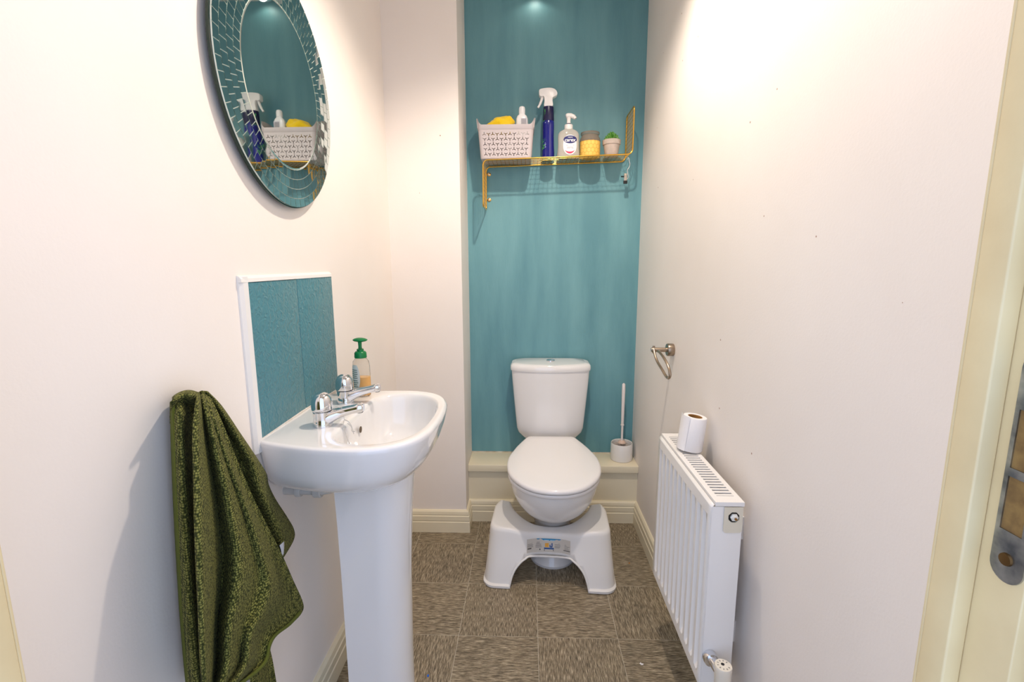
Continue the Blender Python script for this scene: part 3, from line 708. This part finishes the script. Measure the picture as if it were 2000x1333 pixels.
HEM = mat('green_towel_hem', (92,100,30), .9, bump=.3, bscale=500)
tw = thing('hand_towel', 'dark green textured towel hanging in folds on the left wall beside the basin', 'towel', (-.58,.79,.45))
def sheet(name, left, right, depth, nv, nu, mt, v0, v1, parent=tw, thick=.004):
    lf = [smoothpath([Vector((u,v_,0)) for u,v_ in c], 10) for c in (left, right)]
    def at(c, tt):
        k = tt*(len(c)-1); i = min(int(k), len(c)-2); return c[i]+(c[i+1]-c[i])*(k-i)
    vs = []; fs = []; uv = []
    for b in range(nv+1):
        tt = b/nv; A = at(lf[0], tt); B = at(lf[1], tt)
        for a in range(nu+1):
            s = a/nu; q = A+(B-A)*s
            vs.append(bp(q.x, q.y, 0, XL+.012+depth(s, tt)))
    for b in range(nv):
        for a in range(nu): k = b*(nu+1)+a; fs.append((k,k+1,k+nu+2,k+nu+1))
    o = mesh(name, vs, fs, mt, parent, sharp=180)
    ul = o.data.uv_layers.new(name='UVMap'); base = BASE[o]
    # uv by arc length
    U = {}
    for b in range(nv+1):
        acc = 0
        for a in range(nu+1):
            if a: acc += (vs[b*(nu+1)+a]-vs[b*(nu+1)+a-1]).length
            U[b*(nu+1)+a] = acc
        mid = U[b*(nu+1)+nu//2]
        for a in range(nu+1): U[b*(nu+1)+a] -= mid
    V = {}
    for a in range(nu+1):
        acc = 0
        for b in range(nv+1):
            if b: acc += (vs[b*(nu+1)+a]-vs[(b-1)*(nu+1)+a]).length
            V[b*(nu+1)+a] = acc
    for lp in o.data.loops: ul.data[lp.index].uv = (U[lp.vertex_index], V[lp.vertex_index])
    md = o.modifiers.new('thick','SOLIDIFY'); md.thickness = thick; md.offset = 0
    return o
gs_ = lambda s, c, w: math.exp(-((s-c)/w)**2)
# back layer against the wall with hemmed left edge
sheet('back_layer', [(338,776),(336,830),(339,930),(344,1040),(352,1180),(360,1280),(366,1345)], [(385,768),(392,830),(400,930),(410,1040),(420,1180),(430,1280),(436,1345)],
      lambda s,tt: .008+.036*gs_(s,.3,.22)*min(1,tt*6+.3), 60, 20, TOW, 0, 0)
sheet('hem', [(336.5,790),(335.5,840),(338.5,935),(343.5,1045),(351.5,1182),(359.5,1282),(365.5,1345)], [(338.5,788),(342,840),(346.5,935),(352.5,1045),(361.5,1182),(370,1282),(376.5,1345)],
      lambda s,tt: .013+.014*s, 40, 3, HEM, 0, 0)
# right-hand rear fold coming forward under the basin
sheet('rear_fold', [(392,764),(405,800),(430,860),(455,930),(480,1000),(505,1060),(545,1092)], [(404,766),(432,795),(468,848),(503,900),(519,927),(523,947),(536,975),(560,1012),(573,1036),(572,1056),(553,1089)],
      lambda s,tt: .016+.018*gs_(s,.75,.3)*min(1,tt*3)+.008*math.sin(9*s+3*tt), 70, 20, TOW, 0, 0)
sheet('rear_fold_lower', [(470,1200),(480,1260),(490,1345)], [(520,1240),(531,1285),(541,1345)], lambda s,tt: .02+.006*math.sin(6*s), 24, 12, TOW, 0, 0)
# main front drape
def mainfold(s, tt):
    grow = min(1, .25+tt*1.3)
    d = .045+.02*grow
    d += .032*grow*gs_(s,.04,.09)            # fold at the left edge
    d -= .030*grow*gs_(s,.25,.07)            # valley
    d += .018*grow*gs_(s,.44,.12)
    d += (.020*gs_(s,.66+.04*tt,.08))*grow
    d -= .010*grow*gs_(s,.84,.09)
    d += .004*math.sin(17*s+2*tt)*grow
    d -= .045*max(0,1-tt*7)**2
    return d
sheet('front_drape', [(386,768),(382,800),(378,850),(380,950),(382,1050),(388,1180),(392,1280),(398,1350)],
      [(402,767),(416,790),(438,840),(462,900),(490,965),(520,1025),(548,1080),(570,1130),(590,1176),(588,1198),(566,1222),(540,1242),(528,1262),(522,1292),(500,1316),(470,1337)], mainfold, 110, 70, TOW, 0, 0)
sheet('front_hem', [(588,1198),(566,1222),(540,1242),(528,1262),(522,1292),(500,1316),(470,1337)], [(585,1194),(563,1218),(537,1238),(525,1259),(518,1289),(497,1312),(467,1333)], lambda s,tt: mainfold(.97,.85)+.003, 60, 3, HEM, 0, 0)
# gathered top over the hidden hook
lp_ = []
for k in range(17):
    tt = k/16; u0 = 334+20*tt*0; ring = []
    for q in range(15):
        s = q/14; uu = 336+68*s; vv_ = 776-14*math.sin(PI*min(1,s*1.05))**.8+tt*tt*52
        ring.append(bp(uu, vv_, 0, XL+.012+.05*math.sin(PI*min(1,tt*1.15))*(.62+.25*math.sin(PI*s)+.10*math.cos(11*s))))
    lp_.append(ring)
o = loft('gathered_top', lp_, TOW, tw, caps=(False,False), closed=False, sharp=180)
ul = o.data.uv_layers.new(name='UVMap')
for l in o.data.loops: c_0 = o.data.vertices[l.vertex_index].co; ul.data[l.index].uv = (c_0.y, c_0.z+c_0.x)
md = o.modifiers.new('thick','SOLIDIFY'); md.thickness = .004
ct = sheet('care_tag', [(546,1066),(549,1076),(551,1088)], [(555,1058),(555,1070),(554,1083)], lambda s,tt: .055, 4, 3, mat('grey_white_satin_tag', (206,208,214), .4), 0, 0, thick=.0005)
ct['label'] = 'small pale care tag'

# ================================================================ WIRE SHELF
SYF, SYB = 2.215, 2.374
def shz(x): return 1.7285+(x+.2)*.0265      # the shelf hangs slightly out of level
SXL, SXR = -.2005, .456
def rail(y, drop=0):
    zl, zr = shz(SXL), shz(SXR); r = .022; pts = [(SXL-.001,y,1.545+drop),(SXL,y,zl-r)]
    pts += [(SXL+r-r*math.cos(a), y, zl-r+r*math.sin(a)) for a in [k*PI/2/6 for k in range(1,7)]]
    pts += [(SXR-r+r*math.sin(a), y, zr+r-r*math.cos(a)) for a in [k*PI/2/6 for k in range(0,7)]]
    pts += [(SXR+.001,y,1.93)]
    return [Vector(p) for p in pts]
ws = thing('wire_shelf', 'gold wire mesh wall shelf on the teal wall', 'shelf', (.13,SYB,1.73))
F_, B_ = rail(SYF), rail(SYB)
lo_ = [Vector((SXL-.001,y,1.545)) for y in (SYF,SYB)]
def arcj(p, q, down):      # rounded end joining front and back rails
    n_ = 8; mid = (p+q)/2; out = []
    r = .016; d = (q-p).normalized(); z = Vector((0,0,-1 if down else 1))
    for k in range(n_+1): a = PI/2*k/n_; out.append(p+d*(r-r*math.cos(a))+z*(r*math.sin(a)))
    for k in range(n_+1): a = PI/2*(1-k/n_); out.append(q-d*(r-r*math.cos(a))+z*(r*math.sin(a)))
    return out
loop = F_+arcj(F_[-1],B_[-1],False)+B_[::-1]+arcj(B_[0],F_[0],True)
tube('frame_rail', loop, .0031, GOLD, ws, 10, closed=True)
for k in range(1,6):
    y = SYF+(SYB-SYF)*k/6; pts = rail(y); pts[0].z -= .012; pts[-1].z += .012
    tube('long_wire', pts, .0009, GOLD, ws, 6)
def cross(x, z): return [(x,SYF,z),(x,SYB,z)]
cw = None
def crosswire(x, z):
    global cw
    if cw is None:
        o = tube('cross_wire', cross(x,z), .0009, GOLD, ws, 6); cw = (o.data, Vector((x,0,z)))
    else: child_mesh('cross_wire', cw[0], ws, Vector((x,0,z))-cw[1])
nX = 34
for k in range(nX):
    x = SXL+.02+(SXR-SXL-.04)*k/(nX-1); crosswire(x, shz(x)+.001)
for k in range(9): crosswire(SXL, 1.55+.0185*k)
for k in range(9): crosswire(SXR, 1.78+.0185*k)
for z in (1.695,1.578):
    o = lathe('screw_lug', [(.0085,0),(.0085,-.004),(.0065,-.0055),(0,-.0055)], (SXL+.014,YB,z), GOLD, ws, 20, 'y')
    lathe('screw_head', [(.0045,-.005),(.0042,-.0072),(0,-.0075)], (SXL+.014,YB,z), mat('bright_screw', (230,216,196), .3, metal=1), o, 16, 'y')
    tube('lug_wire', [(SXL+.014,YB-.003,z),(SXL,SYB,z)], .002, GOLD, o, 6)
def on_shelf(x): return shz(x)+.0045

# ================================================================ BASKET
bx0, bx1, byf, byb = -.215, .013, 2.224, 2.352
zb_ = on_shelf(-.1)-.001; zr_ = zb_+.139; fl2 = .0115
bk = thing('storage_basket', 'pale grey plastic basket with Y-shaped cut-outs on the wire shelf', 'basket', ((bx0+bx1)/2,(byf+byb)/2,zb_))
BKM = mat('pale_grey_lilac_plastic', (200,190,190), .4)
zm0, zm1 = zb_+.004, zr_-.016
def rect(z):
    f = (z-zb_)/(zr_-zb_)*fl2; return bx0-f*1.0+.004, bx1+f*.9, byf-f*.35, byb+f*.2
RC = .016
def ypoly(cx, cy, s, up):
    pts = []
    for k in range(3):
        a = PI/2+2*PI*k/3+(0 if up else PI); d = (math.cos(a), math.sin(a)); nrm = (-d[1], d[0]); w = s*.17
        a2 = a+PI/3
        pts += [(cx+d[0]*s-nrm[0]*w, cy+d[1]*s-nrm[1]*w),(cx+d[0]*s+nrm[0]*w, cy+d[1]*s+nrm[1]*w),(cx+math.cos(a2)*w*1.1, cy+math.sin(a2)*w*1.1)]
    return pts
def panel(name, c0, c1, d0, d1, ncol, rows=5, wid=None):     # c0,c1 bottom corners, d0,d1 top corners (world)
    c0, c1, d0, d1 = map(Vector, (c0,c1,d0,d1)); Wd = (c1-c0).length; H = (d0-c0).length
    holes = []
    for r in range(rows):
        for q in range(ncol):
            holes.append(ypoly(Wd*(q+.5)/ncol, H*(.04+.88*(r+.5)/rows), .0086, (q+r) % 2 == 0))
    v, f = cutsheet([(0,0),(Wd,0),(Wd,H),(0,H)], holes, .002)
    nrm = (c1-c0).cross(d0-c0).normalized(); out = []
    for p in v:
        s, t_ = p.x/Wd, p.y/H; out.append((c0*(1-s)+c1*s)*(1-t_)+(d0*(1-s)+d1*s)*t_+nrm*p.z)
    return mesh(name, out, f, BKM, bk, smooth=False)
lo4 = rect(zm0); hi4 = rect(zm1)
panel('front_wall', (lo4[0]+RC,lo4[2],zm0), (lo4[1]-RC,lo4[2],zm0), (hi4[0]+RC,hi4[2],zm1), (hi4[1]-RC,hi4[2],zm1), 11)
panel('back_wall', (lo4[0]+RC,lo4[3],zm0), (lo4[1]-RC,lo4[3],zm0), (hi4[0]+RC,hi4[3],zm1), (hi4[1]-RC,hi4[3],zm1), 11)
panel('side_wall', (lo4[0],lo4[2]+RC,zm0), (lo4[0],lo4[3]-RC,zm0), (hi4[0],hi4[2]+RC,zm1), (hi4[0],hi4[3]-RC,zm1), 5)
panel('side_wall', (lo4[1],lo4[2]+RC,zm0), (lo4[1],lo4[3]-RC,zm0), (hi4[1],hi4[2]+RC,zm1), (hi4[1],hi4[3]-RC,zm1), 5)
cg = []
for (ix, iy, a0) in ((0,2,PI),(1,2,1.5*PI),(1,3,0),(0,3,.5*PI)):
    vs = []
    for R4, z in ((lo4,zm0),(hi4,zm1)):
        cx = R4[ix]+(RC if ix == 0 else -RC); cy = R4[iy]+(RC if iy == 2 else -RC)
        for off in (.001,-.001):
            for k in range(7): a = a0+PI/2*k/6; vs.append((cx+(RC+off)*math.cos(a), cy+(RC+off)*math.sin(a), z))
    fs = []
    for k in range(6): fs += [(k,k+1,15+k,14+k),(7+k,21+k,22+k,8+k),(k,7+k,8+k,k+1),(14+k,15+k,22+k,21+k)]
    cg.append((vs,fs))
for q_ in cg: mesh('corner', *q_, BKM, bk)
def rrect(R4, z, off=0, n=6, horn=0):
    out = []
    for (ix, iy, a0) in ((0,2,PI),(1,2,1.5*PI),(1,3,0),(0,3,.5*PI)):
        cx = R4[ix]+(RC if ix == 0 else -RC); cy = R4[iy]+(RC if iy == 2 else -RC)
        for k in range(n+1): a = a0+PI/2*k/n; px = cx+(RC+off)*math.cos(a); out.append((px, cy+(RC+off)*math.sin(a), z+horn*(abs(2*(px-R4[0])/(R4[1]-R4[0])-1))**14))
    return out
r0 = rect(zm1); r1 = rect(zr_)
loft('rim', [rrect(r0,zm1-.001,.0012),rrect(r0,zm1+.001,.003),rrect(r1,zr_-.001,.003,horn=.026),rrect(r1,zr_,.002,horn=.026),rrect(r1,zr_,-.001,horn=.022),rrect(r1,zm1,-.001),rrect(r0,zm1-.001,.0012)], BKM, bk, caps=(False,False))
loft('base', [rrect(rect(zb_),zb_,-.003),rrect(rect(zb_),zb_+.0005,-.0005),rrect(lo4,zm0+.001,.0012),rrect(lo4,zm0+.001,-.002)], BKM, bk)
for sx, ix in ((-1,0),(1,1)):
    W2 = byb-byf-.01; prof = []
    for k in range(25):
        s = k/24; e = max(0, 1-abs(2*s-1)**5); prof.append((W2*s, .040*(e**.6)))
    outer = [(0,-.008),(W2,-.008)]+prof[::-1]
    hole = [(W2*.5+.030*math.copysign(abs(math.cos(a))**.7, math.cos(a)), .008+.009*math.copysign(abs(math.sin(a))**.7, math.sin(a))) for a in [2*PI*k/24 for k in range(24)]]
    v, f = cutsheet(outer, [hole], .003)
    mesh('handle', [(r1[ix]+sx*(.0015+p.z*.9+max(0,p.y)*.14), byf+.005+p.x, zr_+p.y) for p in v], f, BKM, bk, smooth=False)

# ---- things in the basket
YEL = mat('yellow_microfibre', (246,206,22), .9, bump=.4, bscale=260, sheen=.3)
yc = Vector((-.128,2.288,zr_+.008)); vs = []; fs = []; nu, nv = 40, 20
for b in range(nv+1):
    ph = PI*b/nv
    for a in range(nu):
        th = 2*PI*a/nu
        x = .060*math.sin(ph)*math.cos(th); y = .042*math.sin(ph)*math.sin(th); z = .048*math.cos(ph)
        k = 1+.10*math.sin(3*th+2*ph)+.07*math.sin(5*th-4*ph+1)+.05*math.cos(9*ph+2*th)
        z2 = z*k+(.012*x/.06 if z > 0 else 0)
        z2 = min(z2, .044+.22*x+.006*math.sin(30*y+9*x))
        vs.append(yc+Vector((x*k, y*k, max(z2,-.04))))
for b in range(nv):
    for a in range(nu): fs.append((b*nu+a, b*nu+(a+1)%nu, (b+1)*nu+(a+1)%nu, (b+1)*nu+a))
o = mesh('yellow_cloth', vs, fs, YEL, loc=tuple(yc), sharp=180)
props(o, 'bright yellow cleaning cloth bundled in the grey basket', 'cloth')
wx, wy = -.0285, 2.292
wbz = zb_+.006
wbt = thing('white_bottle', 'small white squeeze bottle standing in the grey basket', 'bottle', (wx,wy,wbz))
WB = mat('white_bottle_plastic', (244,243,243), .25)
def srr(hx, hy, z, e=3.2, n=40, cx=wx, cy=wy): return [(cx+hx*math.copysign(abs(math.cos(2*PI*k/n))**(2/e), math.cos(2*PI*k/n)), cy+hy*math.copysign(abs(math.sin(2*PI*k/n))**(2/e), math.sin(2*PI*k/n)), z) for k in range(n)]
loft('body', [srr(.026,.014,wbz),srr(.0275,.0155,wbz+.004),srr(.0275,.0155,wbz+.150),srr(.026,.0145,wbz+.178),srr(.021,.013,wbz+.190),srr(.014,.011,wbz+.196),srr(.0125,.0105,wbz+.202)], WB, wbt)
loft('cap', [srr(.0145,.012,wbz+.200,2),srr(.0145,.012,wbz+.220,2),srr(.012,.011,wbz+.228,2),srr(.007,.007,wbz+.231,2)], WB, wbt)
lb = box('bottle_label', (wx-.004,wy-.0163,wbz+.135), (wx+.022,wy-.0157,wbz+.178), mat('pale_lilac_label', (208,206,216), .4), wbt)
mesh('print_lines', *join([(boxv((wx-.002+.003*k,wy-.0168,wbz+.143),(wx-.0008+.003*k,wy-.0164,wbz+.174)),BOXF) for k in range(7)]), INK, lb, smooth=False)

# ================================================================ SPRAY BOTTLE
sx_, sy_ = .0905, 2.29; sz_ = on_shelf(sx_)
sprb = thing('spray_bottle', 'tall dark blue spray bottle with white trigger on the wire shelf', 'spray bottle', (sx_,sy_,sz_))
BLUE = mat('dark_blue_plastic', (16,24,122), .16, coat=.4); DNAVY = mat('dark_navy_plastic', (24,22,66), .3)
lathe('body', [(.024,0),(.028,.003),(.0285,.01),(.027,.05),(.0255,.10),(.0262,.14),(.0262,.158),(.0245,.166)], (sx_,sy_,sz_), BLUE, sprb, 40, sy=.9)
lathe('sleeve', [(.0245,.1655),(.0255,.168),(.0232,.222),(.0225,.226),(.018,.227)], (sx_,sy_,sz_), DNAVY, sprb, 40, sy=.9)
def spsurf(a, z, off):
    r = spl([(.01,.0285),(.05,.027),(.10,.0255),(.14,.0262),(.158,.0262),(.166,.0246),(.226,.0226)], False)(z)+off
    return Vector((sx_+r*math.cos(a), sy_+.9*r*math.sin(a), sz_+z))
LEAF = mat('leaf_green_print', (70,150,84), .4); lfp = []
for a, z, s in ((-2.45,.195,.012),(-2.3,.18,.012),(-2.55,.17,.011),(-2.35,.207,.008),(-2.6,.08,.016),(-2.5,.062,.012),(-2.65,.05,.012)):
    for k in range(2):
        t0 = random.random()*PI; vs = []
        for q, w in ((-1,.0),(-.4,.35),(.2,.4),(1,0),(.2,-.4),(-.4,-.35)):
            dx = (q*math.cos(t0)-w*math.sin(t0))*s; dz = (q*math.sin(t0)+w*math.cos(t0))*s; vs.append(spsurf(a+dx/.026, z+dz, .0006+.0002*k))
        lfp.append((vs,[(0,1,2,3,4,5)]))
mesh('leaf_print', *join(lfp), LEAF, sprb, smooth=False)
mesh('pale_print', *join([([spsurf(-2.2,z,.0007),spsurf(-2.2+w/.026,z,.0007),spsurf(-2.2+w/.026,z+.003,.0007),spsurf(-2.2,z+.003,.0007)],[(0,1,2,3)]) for z,w in ((.05,.006),(.056,.004),(.062,.006),(.068,.003),(.154,.004))]), mat('pale_blue_ink', (170,180,220), .5), sprb, smooth=False)
hd = [(-.05,.283),(-.0485,.272),(-.041,.268),(-.030,.270),(-.024,.266),(-.0215,.250),(-.0215,.226),(.0205,.226),(.0205,.250),(.022,.262),(.030,.266),(.041,.271),(.0455,.279),(.042,.289),(.032,.298),(.016,.303),(-.004,.304),(-.03,.302),(-.046,.298),(-.05,.292)]
hv = []
pw = [(.5,-.014),(.85,-.0165),(1,-.0125),(1,.0125),(.85,.0165),(.5,.014)]
hd = [(p.x,p.y) for p in smoothpath([Vector((a,b,0)) for a,b in hd], 3, True)]
hr = []
for y_, s_ in ((-.0155,.90),(-.0145,.965),(-.011,1),(.011,1),(.0145,.965),(.0155,.90)):
    hr.append([(sx_+(-.002)+(x+.002)*s_*.86, sy_+y_, sz_+.262+(z-.262)*s_) for x,z in hd])
th_ = loft('trigger_head', hr, mat('white_trigger_plastic', (246,243,240), .25), sprb)
tg_ = smoothpath([Vector((sx_-.028,sy_,sz_+.270)),Vector((sx_-.031,sy_,sz_+.258)),Vector((sx_-.038,sy_,sz_+.24)),Vector((sx_-.047,sy_,sz_+.224))], 5)
tube('trigger', tg_, [.0065]*6+[.0058]*5+[.0048]*(len(tg_)-11), MATS['white_trigger_plastic'], th_, 12)

# ================================================================ HAND WASH
cx_, cy_ = (.180), 2.272; cz_ = on_shelf(cx_)
hw_ = thing('hand_wash_bottle', 'clear pump bottle of hand wash with a white and navy label', 'soap bottle', (cx_,cy_,cz_))
CW = mat('clear_hand_wash', (240,234,224), .08, trans=.55, ior=1.2)
S2 = lambda hx, hy, z: srr(hx, hy, cz_+z, 2.8, 48, cx_, cy_)
hwp = [(.046,.022,0),(.050,.0255,.003),(.0505,.026,.01),(.0475,.0255,.04),(.0465,.025,.06),(.0475,.025,.085),(.0465,.0245,.100),(.041,.023,.111),(.030,.02,.118),(.0195,.017,.122),(.0175,.0165,.1235)]
loft('bottle', [S2(*q) for q in hwp], CW, hw_)
WPP = mat('white_pump_plastic', (236,232,228), .3)
lathe('collar', [(.018,.121),(.0185,.1225),(.0185,.140),(.017,.1425),(.009,.1435)], (cx_,cy_,cz_), WPP, hw_, 32)
lathe('navy_ring', [(.0105,.1432),(.0105,.147),(.009,.148)], (cx_,cy_,cz_), mat('navy_plastic', (22,24,72), .4), hw_, 24)
lathe('stem', [(.009,.1445),(.0085,.160),(.0095,.172),(.012,.176)], (cx_,cy_,cz_), WPP, hw_, 24)
nzl = smoothpath([Vector((cx_-.013,cy_,cz_+.178)),Vector((cx_,cy_,cz_+.181)),Vector((cx_+.014,cy_-.002,cz_+.179)),Vector((cx_+.025,cy_-.004,cz_+.173)),Vector((cx_+.029,cy_-.005,cz_+.167))], 5)
tube('nozzle', nzl, [.0065,.009,.0105,.0112,.0115]+[.011]*5+[.0095]*5+[.0075]*(len(nzl)-15), WPP, hw_, 16)
def hsurf(x, z, off=.0008):
    hx = spl([(q[2],q[0]) for q in hwp], False)(z); hy = spl([(q[2],q[1]) for q in hwp], False)(z)
    xx = min(abs(x)/hx, .98); return Vector((cx_+x, cy_-hy*(1-xx**2.8)**(1/2.8)-off, cz_+z))
def hdisc(cx, cz, rx_, rz_, off, n=36, rr=5, e=2, xlo=None):
    vs = [hsurf(cx, cz, off)]; fs = []
    for r in range(1, rr+1):
        for k in range(n):
            a = 2*PI*k/n; c, s = math.cos(a), math.sin(a)
            vs.append(hsurf(cx+rx_*r/rr*math.copysign(abs(c)**(2/e),c), cz+rz_*r/rr*math.copysign(abs(s)**(2/e),s), off))
    for k in range(n): fs.append((0,1+k,1+(k+1)%n))
    for r in range(rr-1):
        for k in range(n): fs.append((1+r*n+k,1+(r+1)*n+k,1+(r+1)*n+(k+1)%n,1+r*n+(k+1)%n))
    return vs, fs
lx = .005
ll = mesh('front_label', *hdisc(lx,.053,.030,.042,.0008,e=2.4), mat('white_label', (244,240,238), .35), hw_)
NV = mat('navy_label_ink', (20,28,104), .35)
lo2 = mesh('logo_oval', *hdisc(lx+.001,.075,.0295,.0165,.0013), NV, ll)
WI = mat('white_ink', (250,250,250), .4)
mesh('lettering', *textgeo('carex', .0215, lambda x,y,z: hsurf(lx+x*1.0, .0725+y, .0019+z), shear=.12), WI, lo2, smooth=False)
mesh('small_lettering', *textgeo('cussons', .0068, lambda x,y,z: hsurf(lx+.001+x, .0845+y, .0018+z)), WI, lo2, smooth=False)
mesh('label_print', *join([([hsurf(lx-.017+o_,z,.0013),hsurf(lx-.017+o_+w,z,.0013),hsurf(lx-.017+o_+w,z+.0018,.0013),hsurf(lx-.017+o_,z+.0018,.0013)],[(0,1,2,3)]) for z,w,o_ in ((.049,.036,0),(.042,.026,.005),(.037,.03,.003))]), mat('grey_label_ink', (170,166,176), .5), ll, smooth=False)
rd = []
for k in range(10):
    a0 = PI*1.2+PI*.6*k/10; a1 = PI*1.2+PI*.6*(k+1)/10; t0 = 1-.22*math.sin(PI*k/10); t1 = 1-.22*math.sin(PI*(k+1)/10)
    g_ = lambda a, t: hsurf(lx+.0275*t*math.cos(a), .053+.038*t*math.sin(a), .0014)
    rd.append(([g_(a0,1),g_(a1,1),g_(a1,t1),g_(a0,t0)],[(0,1,2,3)]))
mesh('pink_swoosh', *join(rd), mat('pink_red_ink', (226,52,92), .4), ll, smooth=False)

# ================================================================ CANDLE JAR
jx, jy = .2785, 2.288; jz = on_shelf(jx)
jr = thing('candle_jar', 'glass jar with yellow honeycomb-patterned wax on the wire shelf', 'jar', (jx,jy,jz))
SMOKE = mat('smoky_glass', (172,158,144), .08, trans=.6, ior=1.12)
lathe('glass', [(.0462,.0685),(.0462,.072),(.044,.083),(.0385,.092),(.0375,.096),(.041,.099),(.0425,.104),(.041,.109),(.0385,.11),(.0375,.104)], (jx,jy,jz), SMOKE, jr, 48, caps=(False,False))
JR = .0465
lathe('wax', [(.040,0),(.0445,.002),(.046,.008),(.046,.068),(.045,.069),(.0,.069)], (jx,jy,jz), mat('yellow_wax', (255,212,112), .2, var=(252,202,94), vscale=20), jr, 48)
hx = []
HL = mat('honeycomb_ink', (206,150,48), .4)
sd_ = .0105
for r in range(5):
    for q in range(18):
        u0 = (q+(.5 if r % 2 else 0))*sd_*1.732*1.0; z0 = .012+r*sd_*1.5
        if z0 > .07: continue
        for k in (0,1,2):
            a0 = PI/6+k*PI/3; a1 = PI/6+(k+1)*PI/3
            P0 = (u0+sd_*math.cos(a0), z0+sd_*math.sin(a0)); P1 = (u0+sd_*math.cos(a1), z0+sd_*math.sin(a1))
            if max(P0[1],P1[1]) > .072 or min(P0[1],P1[1]) < .004: continue
            d = Vector((P1[0]-P0[0],P1[1]-P0[1],0)).normalized(); nn = (-d.y*.0006, d.x*.0006)
            w3 = lambda u,z: (jx+JR*math.cos(u/JR), jy+JR*math.sin(u/JR), jz+z)
            hx.append(([w3(P0[0]-nn[0],P0[1]-nn[1]),w3(P1[0]-nn[0],P1[1]-nn[1]),w3(P1[0]+nn[0],P1[1]+nn[1]),w3(P0[0]+nn[0],P0[1]+nn[1])],[(0,1,2,3)]))
mesh('honeycomb_print', *join(hx), HL, jr, smooth=False)

# ================================================================ SUCCULENT
px_, py_ = .374, 2.278; pz_ = on_shelf(px_)
su = thing('potted_succulent', 'small green succulent in a weathered grey pot on the wire shelf', 'plant', (px_,py_,pz_))
TERR = mat('weathered_concrete', (188,176,164), .85, var=(208,190,178), vscale=40, bump=.2, bscale=80)
lathe('pot', [(.027,0),(.0285,.002),(.036,.050),(.0395,.051),(.041,.070),(.0395,.071),(.036,.070),(.035,.060),(0,.059)], (px_,py_,pz_), TERR, su, 36)
LF = mat('succulent_green', (58,118,34), .4, var=(116,168,70), vscale=60)
lv = lathe('leaf', [(.003,0),(.0075,.006),(.0092,.014),(.0078,.021),(.0042,.0265),(.0006,.031)], (px_,py_,pz_+.062), LF, su, 10, sy=.7)
lm = lv.data; bpy.data.objects.remove(lv)
for p in lm.vertices: p.co = p.co-Vector((0,0,.062))
for ringn, (nl, tl, hh, sc) in enumerate(((9,1.0,0,.78),(8,.78,.004,.78),(6,.48,.009,.76),(3,.18,.015,.72))):
    for k in range(nl):
        a = 2*PI*(k+.5*ringn)/nl
        o = child_mesh('leaf', lm, su, (.008*math.cos(a)*math.sin(tl), .008*math.sin(a)*math.sin(tl), .064+hh), (0,tl+random.uniform(-.1,.1),a)); o.scale = (sc*1.35,)*3

# ================================================================ HANGING CLIP
kx = SXR+.003; kz = shz(kx)
ky = SYF+.105
hk = thing('hanging_clip', 'small metal hanger clip with black grip hanging under the wire shelf', 'clip', (kx,ky,kz-.06))
hkpts = [(kx-.002,ky+.004,kz-.001),(kx-.004,ky,kz+.0058),(kx+.001,ky-.004,kz+.005),(kx+.004,ky-.006,kz-.010),(kx+.0075,ky-.006,kz-.022),(kx+.004,ky-.006,kz-.036),(kx-.003,ky-.006,kz-.048),(kx-.001,ky-.006,kz-.064),(kx+.002,ky-.005,kz-.080),(kx-.004,ky-.004,kz-.088)]
tube('wire_hook', smoothpath(hkpts, 6), .0014, mat('white_wire', (232,230,228), .25, metal=.3), hk, 8)
box('clip_jaw', (kx-.018,ky-.009,kz-.097), (kx-.004,ky-.001,kz-.063), mat('clip_steel', (196,186,174), .3, metal=.8), hk, .002)
box('rubber_grip', (kx-.0195,ky-.010,kz-.109), (kx-.002,ky+.000,kz-.095), BLACK, hk, .001)
tube('lever', [(kx-.012,ky-.004,kz-.078),(kx-.031,ky-.006,kz-.077)], .0025, BLACK, hk, 8)

# ================================================================ FLOOR SCRAPS
q = bp(1251,1297,2,0)
def scrap(name, pts, h, mt, label, cat, loc):
    v = [Vector(loc)+Vector((x,y,0.0)) for x,y in pts]; w = [p+Vector((0,0,h+.001*(k % 2))) for k,p in enumerate(v)]; n = len(v)
    o = mesh(name, v+w, [tuple(range(n))[::-1], tuple(range(n,2*n))]+[(k,(k+1)%n,n+(k+1)%n,n+k) for k in range(n)], mt, smooth=False, loc=tuple(loc)); props(o, label, cat)
scrap('paper_scrap', [(-.006,.002),(-.001,-.004),(.005,-.003),(.006,.001),(.001,.002),(-.002,.005)], .0008, PAPER, 'tiny torn white paper scrap on the floor tiles near the radiator', 'scrap', bp(1253,1298,2,0))
scrap('plastic_fleck', [(.003*math.cos(a),.0045*math.sin(a)) for a in [2*PI*k/10 for k in range(10)]], .0012, mat('bright_blue_fleck', (20,104,206), .4), 'tiny bright blue fleck on the floor tiles beside the basin pedestal', 'scrap', bp(836,1321,2,0))
scrap('crumb', [(.0025*math.cos(a)*(1+.4*(k%2)),.003*math.sin(a)) for k,a in enumerate([2*PI*k/8 for k in range(8)])], .001, mat('orange_crumb', (196,120,40), .6), 'tiny orange crumb on the floor tiles right of the footstool', 'scrap', bp(1229,1101,2,0))
